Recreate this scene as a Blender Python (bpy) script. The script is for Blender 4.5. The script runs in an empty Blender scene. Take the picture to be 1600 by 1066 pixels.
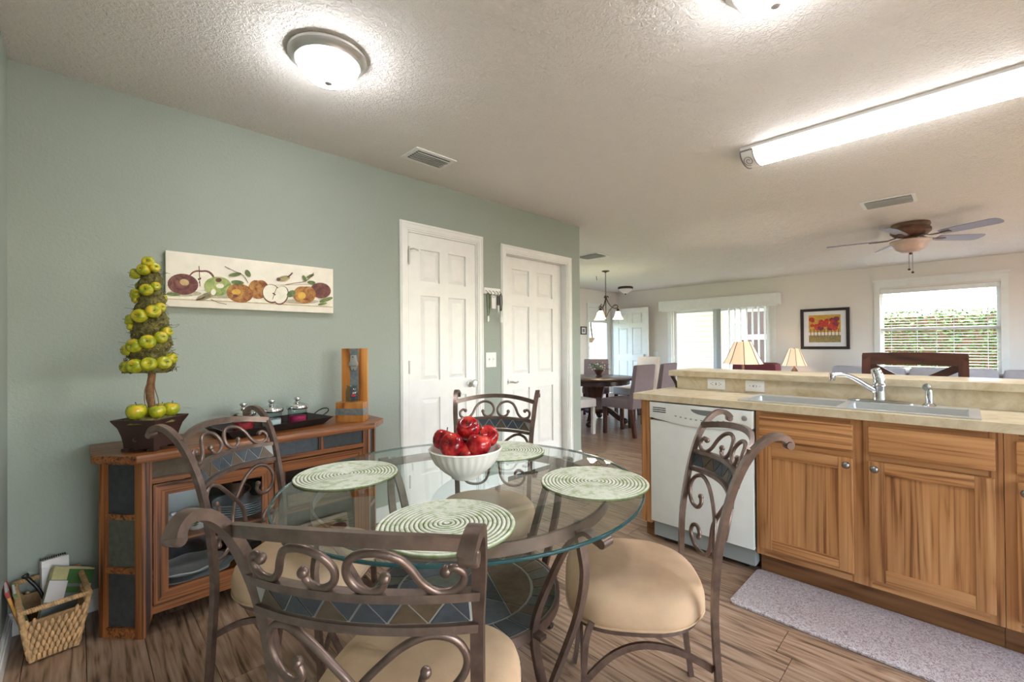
import bpy, bmesh, math, random
from mathutils import Vector, Matrix, noise as mnoise
random.seed(7)
PI = math.pi
SC = bpy.context.scene
COL = SC.collection

# ------------------------------------------------------------------ camera
CAM_H = 1.215
F_PX = 693.28
YAW, PITCH, ROLL = map(math.radians, (45.562, 0.370, -0.4435))
FWD = Vector((math.cos(YAW)*math.cos(PITCH), math.sin(YAW)*math.cos(PITCH), math.sin(PITCH)))
RT0 = Vector((math.sin(YAW), -math.cos(YAW), 0))
UP0 = RT0.cross(FWD)
RT = RT0*math.cos(ROLL) + UP0*math.sin(ROLL)
UP = -RT0*math.sin(ROLL) + UP0*math.cos(ROLL)
cam_d = bpy.data.cameras.new('camera')
cam = bpy.data.objects.new('camera', cam_d)
COL.objects.link(cam)
cam_d.sensor_width = 36.0
cam_d.lens = F_PX/1600*36.0
cam_d.clip_start = 0.05
m = Matrix.Identity(4)
for i in range(3):
    m[i][0] = RT[i]; m[i][1] = UP[i]; m[i][2] = -FWD[i]
m[2][3] = CAM_H
cam.matrix_world = m
SC.camera = cam
def ray(x, y): return RT*(x-800) + UP*(533-y) + FWD*F_PX
def onz(x, y, z):
    d = ray(x, y); t = (z-CAM_H)/d.z; return Vector((d.x*t, d.y*t, z))
def onx(x, y, X):
    d = ray(x, y); t = X/d.x; return Vector((X, d.y*t, CAM_H+d.z*t))
def ony(x, y, Y):
    d = ray(x, y); t = Y/d.y; return Vector((d.x*t, Y, CAM_H+d.z*t))

# ------------------------------------------------------------------ world, sun, exposure
SC.view_settings.view_transform = 'Standard'
SC.view_settings.look = 'None'
SC.view_settings.gamma = 1.0
SC.view_settings.use_curve_mapping = False
SC.view_settings.exposure = 1.52
world = bpy.data.worlds.new('sky'); SC.world = world
world.use_nodes = True
wn = world.node_tree; wn.nodes.clear()
wo = wn.nodes.new('ShaderNodeOutputWorld'); wb = wn.nodes.new('ShaderNodeBackground')
ws = wn.nodes.new('ShaderNodeTexSky'); ws.sky_type = 'NISHITA'; ws.sun_disc = False
ws.sun_elevation = math.radians(52); ws.sun_rotation = math.radians(150); ws.dust_density = 3.0; ws.air_density = 0.8
wb.inputs['Strength'].default_value = 1.0
wn.links.new(ws.outputs[0], wb.inputs[0]); wn.links.new(wb.outputs[0], wo.inputs[0])
sun_d = bpy.data.lights.new('sun', 'SUN'); sun_d.energy = 6.0; sun_d.angle = math.radians(1.5); sun_d.color = (.97, .98, 1)
sun = bpy.data.objects.new('sun', sun_d); COL.objects.link(sun)
sun.rotation_euler = Vector((-.30, .92, -1.0)).to_track_quat('-Z', 'Y').to_euler()
LAMP_DOME = 22.0
LAMP_TUBE = 9.0

# ------------------------------------------------------------------ helpers: colour and materials
def lin(c):
    def f(v):
        v /= 255.0
        return v/12.92 if v <= .04045 else ((v+.055)/1.055)**2.4
    return (f(c[0]), f(c[1]), f(c[2]), 1)
def setin(n, key, v):
    if key in n.inputs: n.inputs[key].default_value = v
MATS = {}
def base(name, rough=.5, metal=0.0, spec=None):
    mt = bpy.data.materials.new(name); mt.use_nodes = True
    nt = mt.node_tree; b = nt.nodes['Principled BSDF']
    b.inputs['Roughness'].default_value = rough; b.inputs['Metallic'].default_value = metal
    if spec is not None: setin(b, 'Specular IOR Level', spec)
    MATS[name] = mt
    return mt, nt, b
def N(nt, t, **kw):
    n = nt.nodes.new(t)
    for k, v in kw.items(): setattr(n, k, v)
    return n
def coords(nt, scale=(1, 1, 1), rnd=0.0, loc=(0, 0, 0), rot=(0, 0, 0)):
    tc = N(nt, 'ShaderNodeTexCoord'); mp = N(nt, 'ShaderNodeMapping')
    mp.inputs['Scale'].default_value = scale; mp.inputs['Location'].default_value = loc; mp.inputs['Rotation'].default_value = rot
    if rnd:
        oi = N(nt, 'ShaderNodeObjectInfo'); mu = N(nt, 'ShaderNodeMath', operation='MULTIPLY'); mu.inputs[1].default_value = rnd
        nt.links.new(oi.outputs['Random'], mu.inputs[0])
        va = N(nt, 'ShaderNodeVectorMath', operation='ADD')
        nt.links.new(tc.outputs['Object'], va.inputs[0]); nt.links.new(mu.outputs[0], va.inputs[1])
        nt.links.new(va.outputs[0], mp.inputs['Vector'])
    else:
        nt.links.new(tc.outputs['Object'], mp.inputs['Vector'])
    return mp
def noise(nt, vec, scale, detail=4, rough=.55, dist=0.0):
    n = N(nt, 'ShaderNodeTexNoise'); n.inputs['Scale'].default_value = scale; n.inputs['Detail'].default_value = detail
    n.inputs['Roughness'].default_value = rough; n.inputs['Distortion'].default_value = dist
    nt.links.new(vec.outputs[0], n.inputs['Vector']); return n
def ramp(nt, fac, stops):
    r = N(nt, 'ShaderNodeValToRGB'); e = r.color_ramp.elements
    while len(e) < len(stops): e.new(.5)
    for i, (p, c) in enumerate(stops): e[i].position = p; e[i].color = c
    nt.links.new(fac, r.inputs[0]); return r
def bump(nt, b, height, strength, dist=.01):
    n = N(nt, 'ShaderNodeBump'); n.inputs['Strength'].default_value = strength; n.inputs['Distance'].default_value = dist
    nt.links.new(height, n.inputs['Height']); nt.links.new(n.outputs[0], b.inputs['Normal']); return n
def plain(name, c, rough=.5, metal=0.0, bmp=None, var=0.0, vs=12, spec=None, rnd=0.0):
    mt, nt, b = base(name, rough, metal, spec); c = lin(c)
    mp = coords(nt, rnd=rnd)
    n = noise(nt, mp, vs, 5)
    v = max(var, .03)
    lo = tuple(x*(1-v) for x in c[:3])+(1,); hi = tuple(min(1, x*(1+v)) for x in c[:3])+(1,)
    r = ramp(nt, n.outputs[0], [(.3, lo), (.7, hi)])
    nt.links.new(r.outputs[0], b.inputs['Base Color'])
    if bmp:
        n2 = noise(nt, mp, bmp[0], 3); bump(nt, b, n2.outputs[0], bmp[1], bmp[2] if len(bmp) > 2 else .005)
    return mt
def wood(name, dark, mid, light, axis=0, grain=26, along=1.6, rough=.42, rings=.55, rnd=6.0, tone=.82, fine=.16, st=(.40, .56, .84)):
    mt, nt, b = base(name, rough)
    sc = [grain]*3; sc[axis] = along
    mp = coords(nt, tuple(sc), rnd=rnd)
    n1 = noise(nt, mp, 1.0, 7, .62, .15)
    sc2 = [grain*fine]*3; sc2[axis] = along*.45
    mp2 = coords(nt, tuple(sc2), rnd=rnd)
    n2 = noise(nt, mp2, 1.0, 2, .5, .1)
    mul = N(nt, 'ShaderNodeMath', operation='MULTIPLY'); mul.inputs[1].default_value = 11.0
    nt.links.new(n2.outputs[0], mul.inputs[0])
    fr = N(nt, 'ShaderNodeMath', operation='PINGPONG'); fr.inputs[1].default_value = .5
    nt.links.new(mul.outputs[0], fr.inputs[0])
    mu2 = N(nt, 'ShaderNodeMath', operation='MULTIPLY'); mu2.inputs[1].default_value = rings
    nt.links.new(fr.outputs[0], mu2.inputs[0])
    ad = N(nt, 'ShaderNodeMath', operation='ADD'); nt.links.new(mu2.outputs[0], ad.inputs[0]); nt.links.new(n1.outputs[0], ad.inputs[1])
    r = ramp(nt, ad.outputs[0], [(st[0], lin(dark)), (st[1], lin(mid)), (st[2], lin(light))])
    oi = N(nt, 'ShaderNodeObjectInfo'); rr = ramp(nt, oi.outputs['Random'], [(0, (tone, tone, tone, 1)), (1, (1.0, 1.0, 1.0, 1))])
    mv = N(nt, 'ShaderNodeMixRGB', blend_type='MULTIPLY'); mv.inputs[0].default_value = 1; nt.links.new(r.outputs[0], mv.inputs[1]); nt.links.new(rr.outputs[0], mv.inputs[2])
    nt.links.new(mv.outputs[0], b.inputs['Base Color'])
    bump(nt, b, n1.outputs[0], .12, .002)
    return mt
def emit(name, c, s):
    mt, nt, b = base(name, .4)
    b.inputs['Base Color'].default_value = lin(c)
    setin(b, 'Emission Color', lin(c)); setin(b, 'Emission Strength', s)
    return mt
def thin_glass(name, tint=(255, 255, 255), refl=.5, rough=0.0, ior=1.45):
    mt = bpy.data.materials.new(name); mt.use_nodes = True; nt = mt.node_tree; nt.nodes.clear()
    o = N(nt, 'ShaderNodeOutputMaterial'); mx = N(nt, 'ShaderNodeMixShader'); t = N(nt, 'ShaderNodeBsdfTransparent'); g = N(nt, 'ShaderNodeBsdfGlossy')
    g.inputs['Roughness'].default_value = rough; t.inputs[0].default_value = lin(tint)
    fz = N(nt, 'ShaderNodeFresnel'); fz.inputs[0].default_value = ior
    ge = N(nt, 'ShaderNodeNewGeometry')   # inner faces of a pane reflect like outer ones
    ma = N(nt, 'ShaderNodeMath', operation='MULTIPLY'); ma.inputs[1].default_value = refl
    nt.links.new(fz.outputs[0], ma.inputs[0])
    inv = N(nt, 'ShaderNodeMath', operation='SUBTRACT'); inv.inputs[0].default_value = 1.0
    nt.links.new(ge.outputs['Backfacing'], inv.inputs[1])
    m2 = N(nt, 'ShaderNodeMath', operation='MULTIPLY'); nt.links.new(ma.outputs[0], m2.inputs[0]); nt.links.new(inv.outputs[0], m2.inputs[1])
    nt.links.new(m2.outputs[0], mx.inputs[0]); nt.links.new(t.outputs[0], mx.inputs[1]); nt.links.new(g.outputs[0], mx.inputs[2])
    nt.links.new(mx.outputs[0], o.inputs[0]); MATS[name] = mt
    return mt

# ------------------------------------------------------------------ helpers: geometry
class MB:
    def __init__(s): s.v = []; s.f = []; s.mi = []; s.cur = 0
    def add(s, vs, fs):
        o = len(s.v); s.v += [Vector(p) for p in vs]
        for f in fs: s.f.append([i+o for i in f]); s.mi.append(s.cur)
        return s
    def box(s, x0, x1, y0, y1, z0, z1):
        return s.add([(x, y, z) for z in (z0, z1) for y in (y0, y1) for x in (x0, x1)],
                     [(0, 2, 3, 1), (4, 5, 7, 6), (0, 1, 5, 4), (2, 6, 7, 3), (0, 4, 6, 2), (1, 3, 7, 5)])
    def prism(s, poly, a0, a1, axis='z'):
        n = len(poly)
        def mk(p, a):
            if axis == 'z': return (p[0], p[1], a)
            if axis == 'y': return (p[0], a, p[1])
            return (a, p[0], p[1])
        vs = [mk(p, a0) for p in poly]+[mk(p, a1) for p in poly]
        return s.add(vs, [list(range(n))[::-1], list(range(n, 2*n))]+[(i, (i+1) % n, (i+1) % n+n, i+n) for i in range(n)])
    def taper(s, x0, x1, z0, z1, ya, yb, ins):       # raised field: base rect at ya, smaller rect at yb
        p = [(x0, ya, z0), (x1, ya, z0), (x1, ya, z1), (x0, ya, z1), (x0+ins, yb, z0+ins), (x1-ins, yb, z0+ins), (x1-ins, yb, z1-ins), (x0+ins, yb, z1-ins)]
        return s.add(p, [(0, 3, 2, 1), (4, 5, 6, 7), (0, 1, 5, 4), (1, 2, 6, 5), (2, 3, 7, 6), (3, 0, 4, 7)])
    def lathe(s, prof, n=24, c=(0, 0, 0), mod=None, ph=0.0, sx=1.0, sy=1.0, ring=False):
        vs = []; fs = []; m_ = len(prof)
        for j, (r, z) in enumerate(prof):
            for i in range(n):
                a = 2*PI*i/n+ph; rr = r*(mod(a, j) if mod else 1)
                vs.append((c[0]+rr*math.cos(a)*sx, c[1]+rr*math.sin(a)*sy, c[2]+z))
        for j in range(m_-1):
            for i in range(n):
                fs.append((j*n+i, j*n+(i+1) % n, (j+1)*n+(i+1) % n, (j+1)*n+i))
        if ring:
            for i in range(n): fs.append(((m_-1)*n+i, (m_-1)*n+(i+1) % n, (i+1) % n, i))
            return s.add(vs, fs)
        if prof[0][0] > 1e-5: fs.append(list(range(n))[::-1])
        if prof[-1][0] > 1e-5: fs.append([(m_-1)*n+i for i in range(n)])
        return s.add(vs, fs)
    def cyl(s, c, r, z0, z1, n=16, r2=None): return s.lathe([(r, z0), (r if r2 is None else r2, z1)], n, c)
    def ball(s, c, r, n=14, m_=9, sz=1.0):
        return s.lathe([(max(1e-6, r*math.sin(PI*j/m_)), -r*sz*math.cos(PI*j/m_)) for j in range(m_+1)], n, c)
    def tube(s, path, r, n=8, closed=False, sx=1.0):
        P = [Vector(p) for p in path]; k = len(P); R_ = r if isinstance(r, (list, tuple)) else [r]*k
        T = []
        for i in range(k):
            a = P[(i-1) % k] if (closed or i > 0) else P[i]; b = P[(i+1) % k] if (closed or i < k-1) else P[i]
            T.append((b-a).normalized())
        u = T[0].orthogonal().normalized(); vs = []; fs = []
        for i in range(k):
            u = (u-T[i]*u.dot(T[i]));
            if u.length < 1e-6: u = T[i].orthogonal()
            u.normalize(); w = T[i].cross(u)
            for j in range(n):
                a = 2*PI*j/n; vs.append(P[i]+(u*math.cos(a)+w*math.sin(a))*R_[i])
        for i in range(k if closed else k-1):
            for j in range(n):
                i2 = (i+1) % k; fs.append((i*n+j, i*n+(j+1) % n, i2*n+(j+1) % n, i2*n+j))
        if not closed: fs += [list(range(n))[::-1], [(k-1)*n+j for j in range(n)]]
        return s.add(vs, fs)
    def bar(s, path, w, t, side=(1, 0, 0), closed=False, ws=None):   # rectangular section; w along 'side'
        P = [Vector(p) for p in path]; k = len(P); vs = []; fs = []
        for i in range(k):
            a = P[(i-1) % k] if (closed or i > 0) else P[i]; b = P[(i+1) % k] if (closed or i < k-1) else P[i]
            T = (b-a).normalized(); sd = Vector(side(i) if callable(side) else side); sd = (sd-T*sd.dot(T)).normalized(); o = T.cross(sd)
            ww = w*(ws[i] if ws else 1); tt = t*(ws[i] if ws else 1)
            for (p, q) in ((-1, -1), (1, -1), (1, 1), (-1, 1)): vs.append(P[i]+sd*(p*ww/2)+o*(q*tt/2))
        for i in range(k if closed else k-1):
            for j in range(4):
                i2 = (i+1) % k; fs.append((i*4+j, i*4+(j+1) % 4, i2*4+(j+1) % 4, i2*4+j))
        if not closed: fs += [(3, 2, 1, 0), tuple((k-1)*4+j for j in range(4))]
        return s.add(vs, fs)
    def xf(s, M):
        s.v = [M @ p for p in s.v]; return s
ORG = {}
def build(mb, name, mat, parent=None, smooth=None, bevel=0.0, world=True, kind=None):
    """one mesh object; with world=True the vertices are world coordinates and are shifted to the parent's base"""
    org = ORG.get(parent, Vector((0, 0, 0))) if world else Vector((0, 0, 0))
    me = bpy.data.meshes.new(name)
    me.from_pydata([p-org for p in mb.v], [], mb.f)
    bm = bmesh.new(); bm.from_mesh(me); bmesh.ops.recalc_face_normals(bm, faces=bm.faces)
    if bevel:
        es = [e for e in bm.edges if len(e.link_faces) == 2 and e.calc_face_angle(0) > .5]
        bmesh.ops.bevel(bm, geom=es, offset=bevel, segments=2, affect='EDGES', profile=.6, clamp_overlap=True)
    bm.to_mesh(me); bm.free()
    mats = mat if isinstance(mat, (list, tuple)) else [mat]
    for k in mats: me.materials.append(MATS[k] if isinstance(k, str) else k)
    if len(mats) > 1 and not bevel:
        for p, i in zip(me.polygons, mb.mi): p.material_index = i
    if smooth or bevel:
        me.shade_smooth(); me.set_sharp_from_angle(angle=math.radians(smooth or 40))
    o = bpy.data.objects.new(name, me); COL.objects.link(o)
    if parent is not None:
        o.parent = parent; ORG[o] = ORG.get(parent, Vector((0, 0, 0)))
    else: ORG[o] = Vector((0, 0, 0))
    if kind: o['kind'] = kind
    return o
def thing(name, label, cat, loc=(0, 0, 0), rz=0.0, group=None):
    o = bpy.data.objects.new(name, None); COL.objects.link(o); o.location = loc; o.rotation_euler = (0, 0, rz)
    o.empty_display_size = .05
    o['label'] = label; o['category'] = cat
    if group: o['group'] = group
    ORG[o] = Vector(loc)
    return o
def tag(o, label, cat, group=None):
    o['label'] = label; o['category'] = cat
    if group: o['group'] = group
    return o
def dup(root, loc, rz, label, group=None):
    def cp(o, par):
        c = o.copy(); COL.objects.link(c); c.parent = par
        for ch in list(o.children): cp(ch, c)
        return c
    r = cp(root, None); r.location = loc; r.rotation_euler = (0, 0, rz); r['label'] = label
    if group: r['group'] = group
    return r
def spline(pts, sub=6, closed=False):
    P = [Vector(p) for p in pts]; k = len(P); out = []
    def g(i): return P[i % k] if closed else P[max(0, min(k-1, i))]
    for i in range(k if closed else k-1):
        a, b, c, d = g(i-1), g(i), g(i+1), g(i+2)
        for j in range(sub):
            t = j/sub
            out.append(.5*((2*b)+(c-a)*t+(2*a-5*b+4*c-d)*t*t+(3*b-a-3*c+d)*t**3))
    if not closed: out.append(P[-1])
    return out
def text_mesh(body, size, name, mat, parent, M, depth=.0004):
    cu = bpy.data.curves.new('lettering', 'FONT'); cu.body = body; cu.size = size; cu.align_x = 'CENTER'; cu.align_y = 'CENTER'; cu.extrude = depth; cu.resolution_u = 3
    ob = bpy.data.objects.new('lettering', cu); COL.objects.link(ob)
    bpy.context.view_layer.update()
    me = bpy.data.meshes.new_from_object(ob.evaluated_get(bpy.context.evaluated_depsgraph_get()))
    bpy.data.objects.remove(ob); me.transform(M); me.materials.clear(); me.materials.append(MATS[mat])
    o = bpy.data.objects.new(name, me); COL.objects.link(o); o.parent = parent
    return o

# ------------------------------------------------------------------ materials
def mk_wall(name, c, sc=60, st=.25):
    mt, nt, b = base(name, .75); mp = coords(nt)
    n = noise(nt, mp, 2.0, 3); c = lin(c)
    r = ramp(nt, n.outputs[0], [(.3, tuple(x*.97 for x in c[:3])+(1,)), (.7, c)])
    nt.links.new(r.outputs[0], b.inputs['Base Color'])
    n2 = noise(nt, mp, sc, 3, .6); bump(nt, b, n2.outputs[0], st, .006)
mk_wall('green_paint', (157, 166, 156), 70, .4)
mk_wall('cream_paint', (234, 228, 221), 70, .2)
mt, nt, b = base('ceiling_texture', .8)
mp = coords(nt); n1 = noise(nt, mp, 50, 4, .62, .9); n2 = noise(nt, mp, 15, 3, .5, .5)
r1 = ramp(nt, n1.outputs[0], [(.42, (0, 0, 0, 1)), (.6, (1, 1, 1, 1))])
mm = N(nt, 'ShaderNodeMath', operation='MULTIPLY'); nt.links.new(r1.outputs[0], mm.inputs[0]); nt.links.new(n2.outputs[0], mm.inputs[1])
b.inputs['Base Color'].default_value = lin((232, 227, 221)); bump(nt, b, mm.outputs[0], .75, .011)
plain('white_trim', (236, 236, 232), .35, var=.01)
plain('white_plastic', (238, 238, 236), .4, var=.01)
plain('appliance_white', (228, 230, 224), .3, var=.01)
plain('appliance_grey', (150, 154, 152), .45, var=.02)
plain('dark_gap', (14, 13, 12), .8)
plain('slot_grey', (120, 122, 120), .5)
plain('nickel', (206, 204, 200), .34, .8)
plain('chrome', (215, 218, 222), .08, 1.0)
plain('steel', (214, 215, 216), .32, .75)
plain('pewter', (150, 150, 150), .32, 1.0)
plain('iron', (118, 100, 92), .36, .7, bmp=(90, .25, .002), var=.25, vs=30)
plain('bronze_dark', (72, 56, 46), .4, .6, var=.2)
plain('suede', (192, 162, 132), .9, bmp=(140, .15, .003), var=.10, vs=9)
plain('slate_blue', (74, 80, 86), .6, bmp=(60, .3, .003), var=.25, vs=40, rnd=9)
plain('slate_brown', (92, 78, 62), .6, bmp=(60, .3, .003), var=.25, vs=40, rnd=9)
plain('slate_dark', (56, 60, 62), .55, bmp=(60, .3, .003), var=.25, vs=40, rnd=9)
plain('slate_green', (84, 86, 76), .6, bmp=(60, .3, .003), var=.25, vs=40, rnd=9)
plain('grout', (150, 150, 148), .8)
plain('chair_slate', (52, 58, 66), .55, bmp=(60, .3, .003), var=.3, vs=50, rnd=9)
plain('chair_slate_brown', (78, 64, 48), .55, bmp=(60, .3, .003), var=.3, vs=50, rnd=9)
wood('hickory_v', (132, 82, 44), (188, 132, 82), (208, 156, 106), 2, 60, 1.0, .4, .4)
wood('hickory_h', (132, 82, 44), (190, 134, 84), (208, 156, 106), 1, 60, 1.0, .4, .4)
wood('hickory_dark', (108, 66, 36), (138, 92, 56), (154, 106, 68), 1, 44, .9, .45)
wood('oak_v', (48, 24, 13), (134, 78, 40), (164, 102, 56), 2, 34, .8, .36, .75, fine=.55, st=(.46, .62, .88))
wood('oak_h', (48, 24, 13), (136, 80, 42), (166, 104, 58), 0, 34, .8, .36, .75, fine=.55, st=(.46, .62, .88))
wood('board_wood', (120, 66, 24), (182, 116, 52), (206, 146, 80), 2, 20, 1.5, .4)
wood('walnut', (32, 15, 11), (58, 30, 21), (80, 44, 32), 1, 20, 1.5, .3)
wood('walnut_v', (38, 18, 12), (66, 34, 24), (88, 48, 34), 2, 20, 1.5, .3)
wood('plank_wood', (92, 70, 54), (154, 124, 100), (184, 160, 138), 1, 58, 2.4, .38, .35, 14.0)
plain('plank_gap', (60, 46, 36), .8)
# distant floor: the same planks, drawn by a brick texture
mt, nt, b = base('floor_far', .34)
mp = coords(nt, (1, 1, 1), rot=(0, 0, PI/2), loc=(0, .025, 0))
bk = N(nt, 'ShaderNodeTexBrick'); bk.inputs['Scale'].default_value = 1.0; bk.inputs['Brick Width'].default_value = 1.22; bk.inputs['Row Height'].default_value = .1755
bk.inputs['Mortar Size'].default_value = .0025; bk.inputs['Color1'].default_value = (.35, .35, .35, 1); bk.inputs['Color2'].default_value = (.7, .7, .7, 1); bk.inputs['Mortar'].default_value = (0, 0, 0, 1)
nt.links.new(mp.outputs[0], bk.inputs['Vector'])
mpn = coords(nt, (58, 2.4, 58)); n1 = noise(nt, mpn, 1.0, 6, .6, .6)
r1 = ramp(nt, n1.outputs[0], [(.32, lin((92, 70, 54))), (.52, lin((154, 124, 100))), (.76, lin((184, 160, 138)))])
r2 = ramp(nt, bk.outputs[0], [(0, (.3, .3, .3, 1)), (.3, (.82, .82, .82, 1)), (.8, (1.0, 1.0, 1.0, 1))])
mx = N(nt, 'ShaderNodeMixRGB', blend_type='MULTIPLY'); mx.inputs[0].default_value = 1
nt.links.new(r1.outputs[0], mx.inputs[1]); nt.links.new(r2.outputs[0], mx.inputs[2]); nt.links.new(mx.outputs[0], b.inputs['Base Color'])
# laminate counter
mt, nt, b = base('laminate', .3); mp = coords(nt); n1 = noise(nt, mp, 9, 7, .65, 1.2)
r1 = ramp(nt, n1.outputs[0], [(.3, lin((182, 162, 128))), (.5, lin((208, 193, 162))), (.72, lin((222, 210, 184)))]); nt.links.new(r1.outputs[0], b.inputs['Base Color'])
# wicker, moss, mats
plain('wicker', (150, 116, 78), .7, var=.3, vs=60)
plain('wicker_pale', (190, 152, 108), .7, var=.3, vs=50)
plain('moss', (104, 96, 52), .95, var=.6, vs=70, bmp=(120, .9, .01))
mt, nt, b = base('placemat', .85); tc = N(nt, 'ShaderNodeTexCoord'); sp = N(nt, 'ShaderNodeSeparateXYZ'); nt.links.new(tc.outputs['Object'], sp.inputs[0])
le = N(nt, 'ShaderNodeVectorMath', operation='LENGTH'); nt.links.new(tc.outputs['Object'], le.inputs[0])
at = N(nt, 'ShaderNodeMath', operation='ARCTAN2'); nt.links.new(sp.outputs[1], at.inputs[0]); nt.links.new(sp.outputs[0], at.inputs[1])
a1 = N(nt, 'ShaderNodeMath', operation='MULTIPLY_ADD'); a1.inputs[1].default_value = 0.0; nt.links.new(at.outputs[0], a1.inputs[0]); nt.links.new(le.outputs['Value'], a1.inputs[2])
a2 = N(nt, 'ShaderNodeMath', operation='MULTIPLY'); a2.inputs[1].default_value = 1/.0122; nt.links.new(a1.outputs[0], a2.inputs[0])
a3 = N(nt, 'ShaderNodeMath', operation='FRACT'); nt.links.new(a2.outputs[0], a3.inputs[0])
n1 = noise(nt, coords(nt, rnd=4), 30, 4, .6)
pp = N(nt, 'ShaderNodeMath', operation='PINGPONG'); pp.inputs[1].default_value = .5; nt.links.new(a2.outputs[0], pp.inputs[0])
r0 = ramp(nt, n1.outputs[0], [(.36, lin((186, 198, 160))), (.48, lin((218, 222, 204))), (.58, lin((232, 232, 222))), (.70, lin((196, 208, 166)))])
r1 = ramp(nt, pp.outputs[0], [(.06, lin((142, 156, 118))), (.26, (1, 1, 1, 1))])
mxp = N(nt, 'ShaderNodeMixRGB', blend_type='MULTIPLY'); mxp.inputs[0].default_value = 1
nt.links.new(r0.outputs[0], mxp.inputs[1]); nt.links.new(r1.outputs[0], mxp.inputs[2]); nt.links.new(mxp.outputs[0], b.inputs['Base Color'])
# fruit
def apple_mat(name, a, b_, c):
    mt, nt, bs = base(name, .12); mp = coords(nt, (1, 1, .35), rnd=5); n = noise(nt, mp, 3.5, 4, .6)
    mp2 = coords(nt, rnd=3); n2 = noise(nt, mp2, 1.0, 2)
    ad = N(nt, 'ShaderNodeMath', operation='MULTIPLY_ADD'); ad.inputs[1].default_value = .4; nt.links.new(n.outputs[0], ad.inputs[0]); nt.links.new(n2.outputs[0], ad.inputs[2])
    r = ramp(nt, ad.outputs[0], [(.55, lin(a)), (.72, lin(b_)), (.9, lin(c))]); nt.links.new(r.outputs[0], bs.inputs['Base Color'])
apple_mat('apple_red', (112, 10, 18), (176, 24, 32), (206, 70, 56))
apple_mat('apple_green', (134, 142, 28), (168, 168, 36), (208, 168, 44))
plain('stem', (70, 52, 34), .8)
plain('pot_brown', (62, 40, 36), .45, var=.2)
plain('bark', (128, 92, 62), .85, var=.35, vs=40, bmp=(80, .5, .004))
plain('porcelain', (236, 234, 226), .2, var=.01)
plain('china', (222, 226, 228), .2, var=.02)
plain('china_rim', (70, 96, 110), .3)
plain('tray_dark', (52, 44, 42), .5, .4, var=.2)
plain('sugar', (240, 240, 238), .9)
plain('red_sachet', (196, 44, 50), .6, var=.3, vs=90)
plain('pink_sachet', (206, 48, 100), .6, var=.4, vs=90)
plain('ink', (36, 40, 48), .6)
plain('red_ink', (176, 34, 44), .6)
plain('galvanised', (140, 148, 152), .45, .7, var=.2, vs=60)
thin_glass('pane_glass', (250, 253, 252), .6)
thin_glass('table_glass', (244, 249, 248), 1.0, 0.0, 2.05)
thin_glass('jar_glass', (240, 246, 246), 1.0, .02, 1.7)
thin_glass('cabinet_glass', (246, 248, 248), .45)
plain('glass_edge', (30, 74, 78), .1, var=.05)
LAMPW = (250, 251, 255)
emit('dome_glow', LAMPW, LAMP_DOME)
emit('tube_glow', LAMPW, LAMP_TUBE)
emit('shade_glow', (236, 206, 172), .22)
emit('shade_glow_small', (255, 236, 200), 5.0)
plain('shade_white', (236, 230, 226), .5)
plain('fan_bowl', (196, 172, 158), .35, var=.15)
plain('fan_wood', (112, 80, 62), .5, .2, var=.3)
plain('blade', (150, 152, 172), .4, var=.05)
plain('blade_edge', (96, 78, 70), .5)
mt, nt, b = base('kitchen_mat', .4); mp = coords(nt); vo = N(nt, 'ShaderNodeTexVoronoi', feature='DISTANCE_TO_EDGE'); vo.inputs['Scale'].default_value = 60
nz = noise(nt, mp, 12, 4, .6, 2.0); va = N(nt, 'ShaderNodeVectorMath', operation='ADD'); sc_ = N(nt, 'ShaderNodeVectorMath', operation='SCALE'); sc_.inputs['Scale'].default_value = .12
nt.links.new(nz.outputs['Color'], sc_.inputs[0]); nt.links.new(mp.outputs[0], va.inputs[0]); nt.links.new(sc_.outputs[0], va.inputs[1]); nt.links.new(va.outputs[0], vo.inputs['Vector'])
r1 = ramp(nt, vo.outputs['Distance'], [(.0, lin((226, 221, 224))), (.10, lin((196, 187, 191))), (.2, lin((160, 146, 152)))]); nt.links.new(r1.outputs[0], b.inputs['Base Color'])
bump(nt, b, vo.outputs['Distance'], .3, .004)
plain('fabric_mauve', (126, 112, 114), .95, bmp=(200, .2, .002), var=.06)
plain('fabric_pale', (206, 200, 194), .95, bmp=(200, .2, .002), var=.04)
plain('fabric_cream', (214, 200, 184), .95, bmp=(200, .2, .002), var=.04)
plain('fabric_grey', (176, 172, 176), .95, bmp=(200, .2, .002), var=.05)
plain('fabric_maroon', (112, 52, 58), .9, var=.1)
plain('frame_dark', (44, 34, 36), .35)
plain('mat_board', (234, 232, 234), .8)
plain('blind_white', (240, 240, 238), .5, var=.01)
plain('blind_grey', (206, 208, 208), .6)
plain('siding', (226, 206, 182), .7, var=.03)
plain('outdoor_dark', (110, 92, 90), .7)
plain('concrete', (176, 170, 160), .85, var=.1)
plain('grass', (112, 130, 62), .9, var=.4, vs=30)
plain('leaf_green', (92, 110, 48), .6, var=.45, vs=8)
plain('leaf_lime', (186, 196, 60), .6, var=.3, vs=12)
plain('mulch', (172, 112, 76), .9, var=.2)
plain('paper', (228, 224, 222), .7, var=.03)
plain('book_green', (74, 112, 62), .55, var=.15)
plain('book_sand', (200, 192, 140), .6, var=.2, vs=20)
plain('book_red', (150, 52, 52), .5, var=.2)
plain('book_grey', (120, 128, 130), .5, var=.2)
plain('book_blue', (74, 84, 112), .5, var=.2)
plain('black_plastic', (26, 24, 24), .4)
plain('canvas', (232, 226, 212), .8, var=.05, vs=20)
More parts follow.
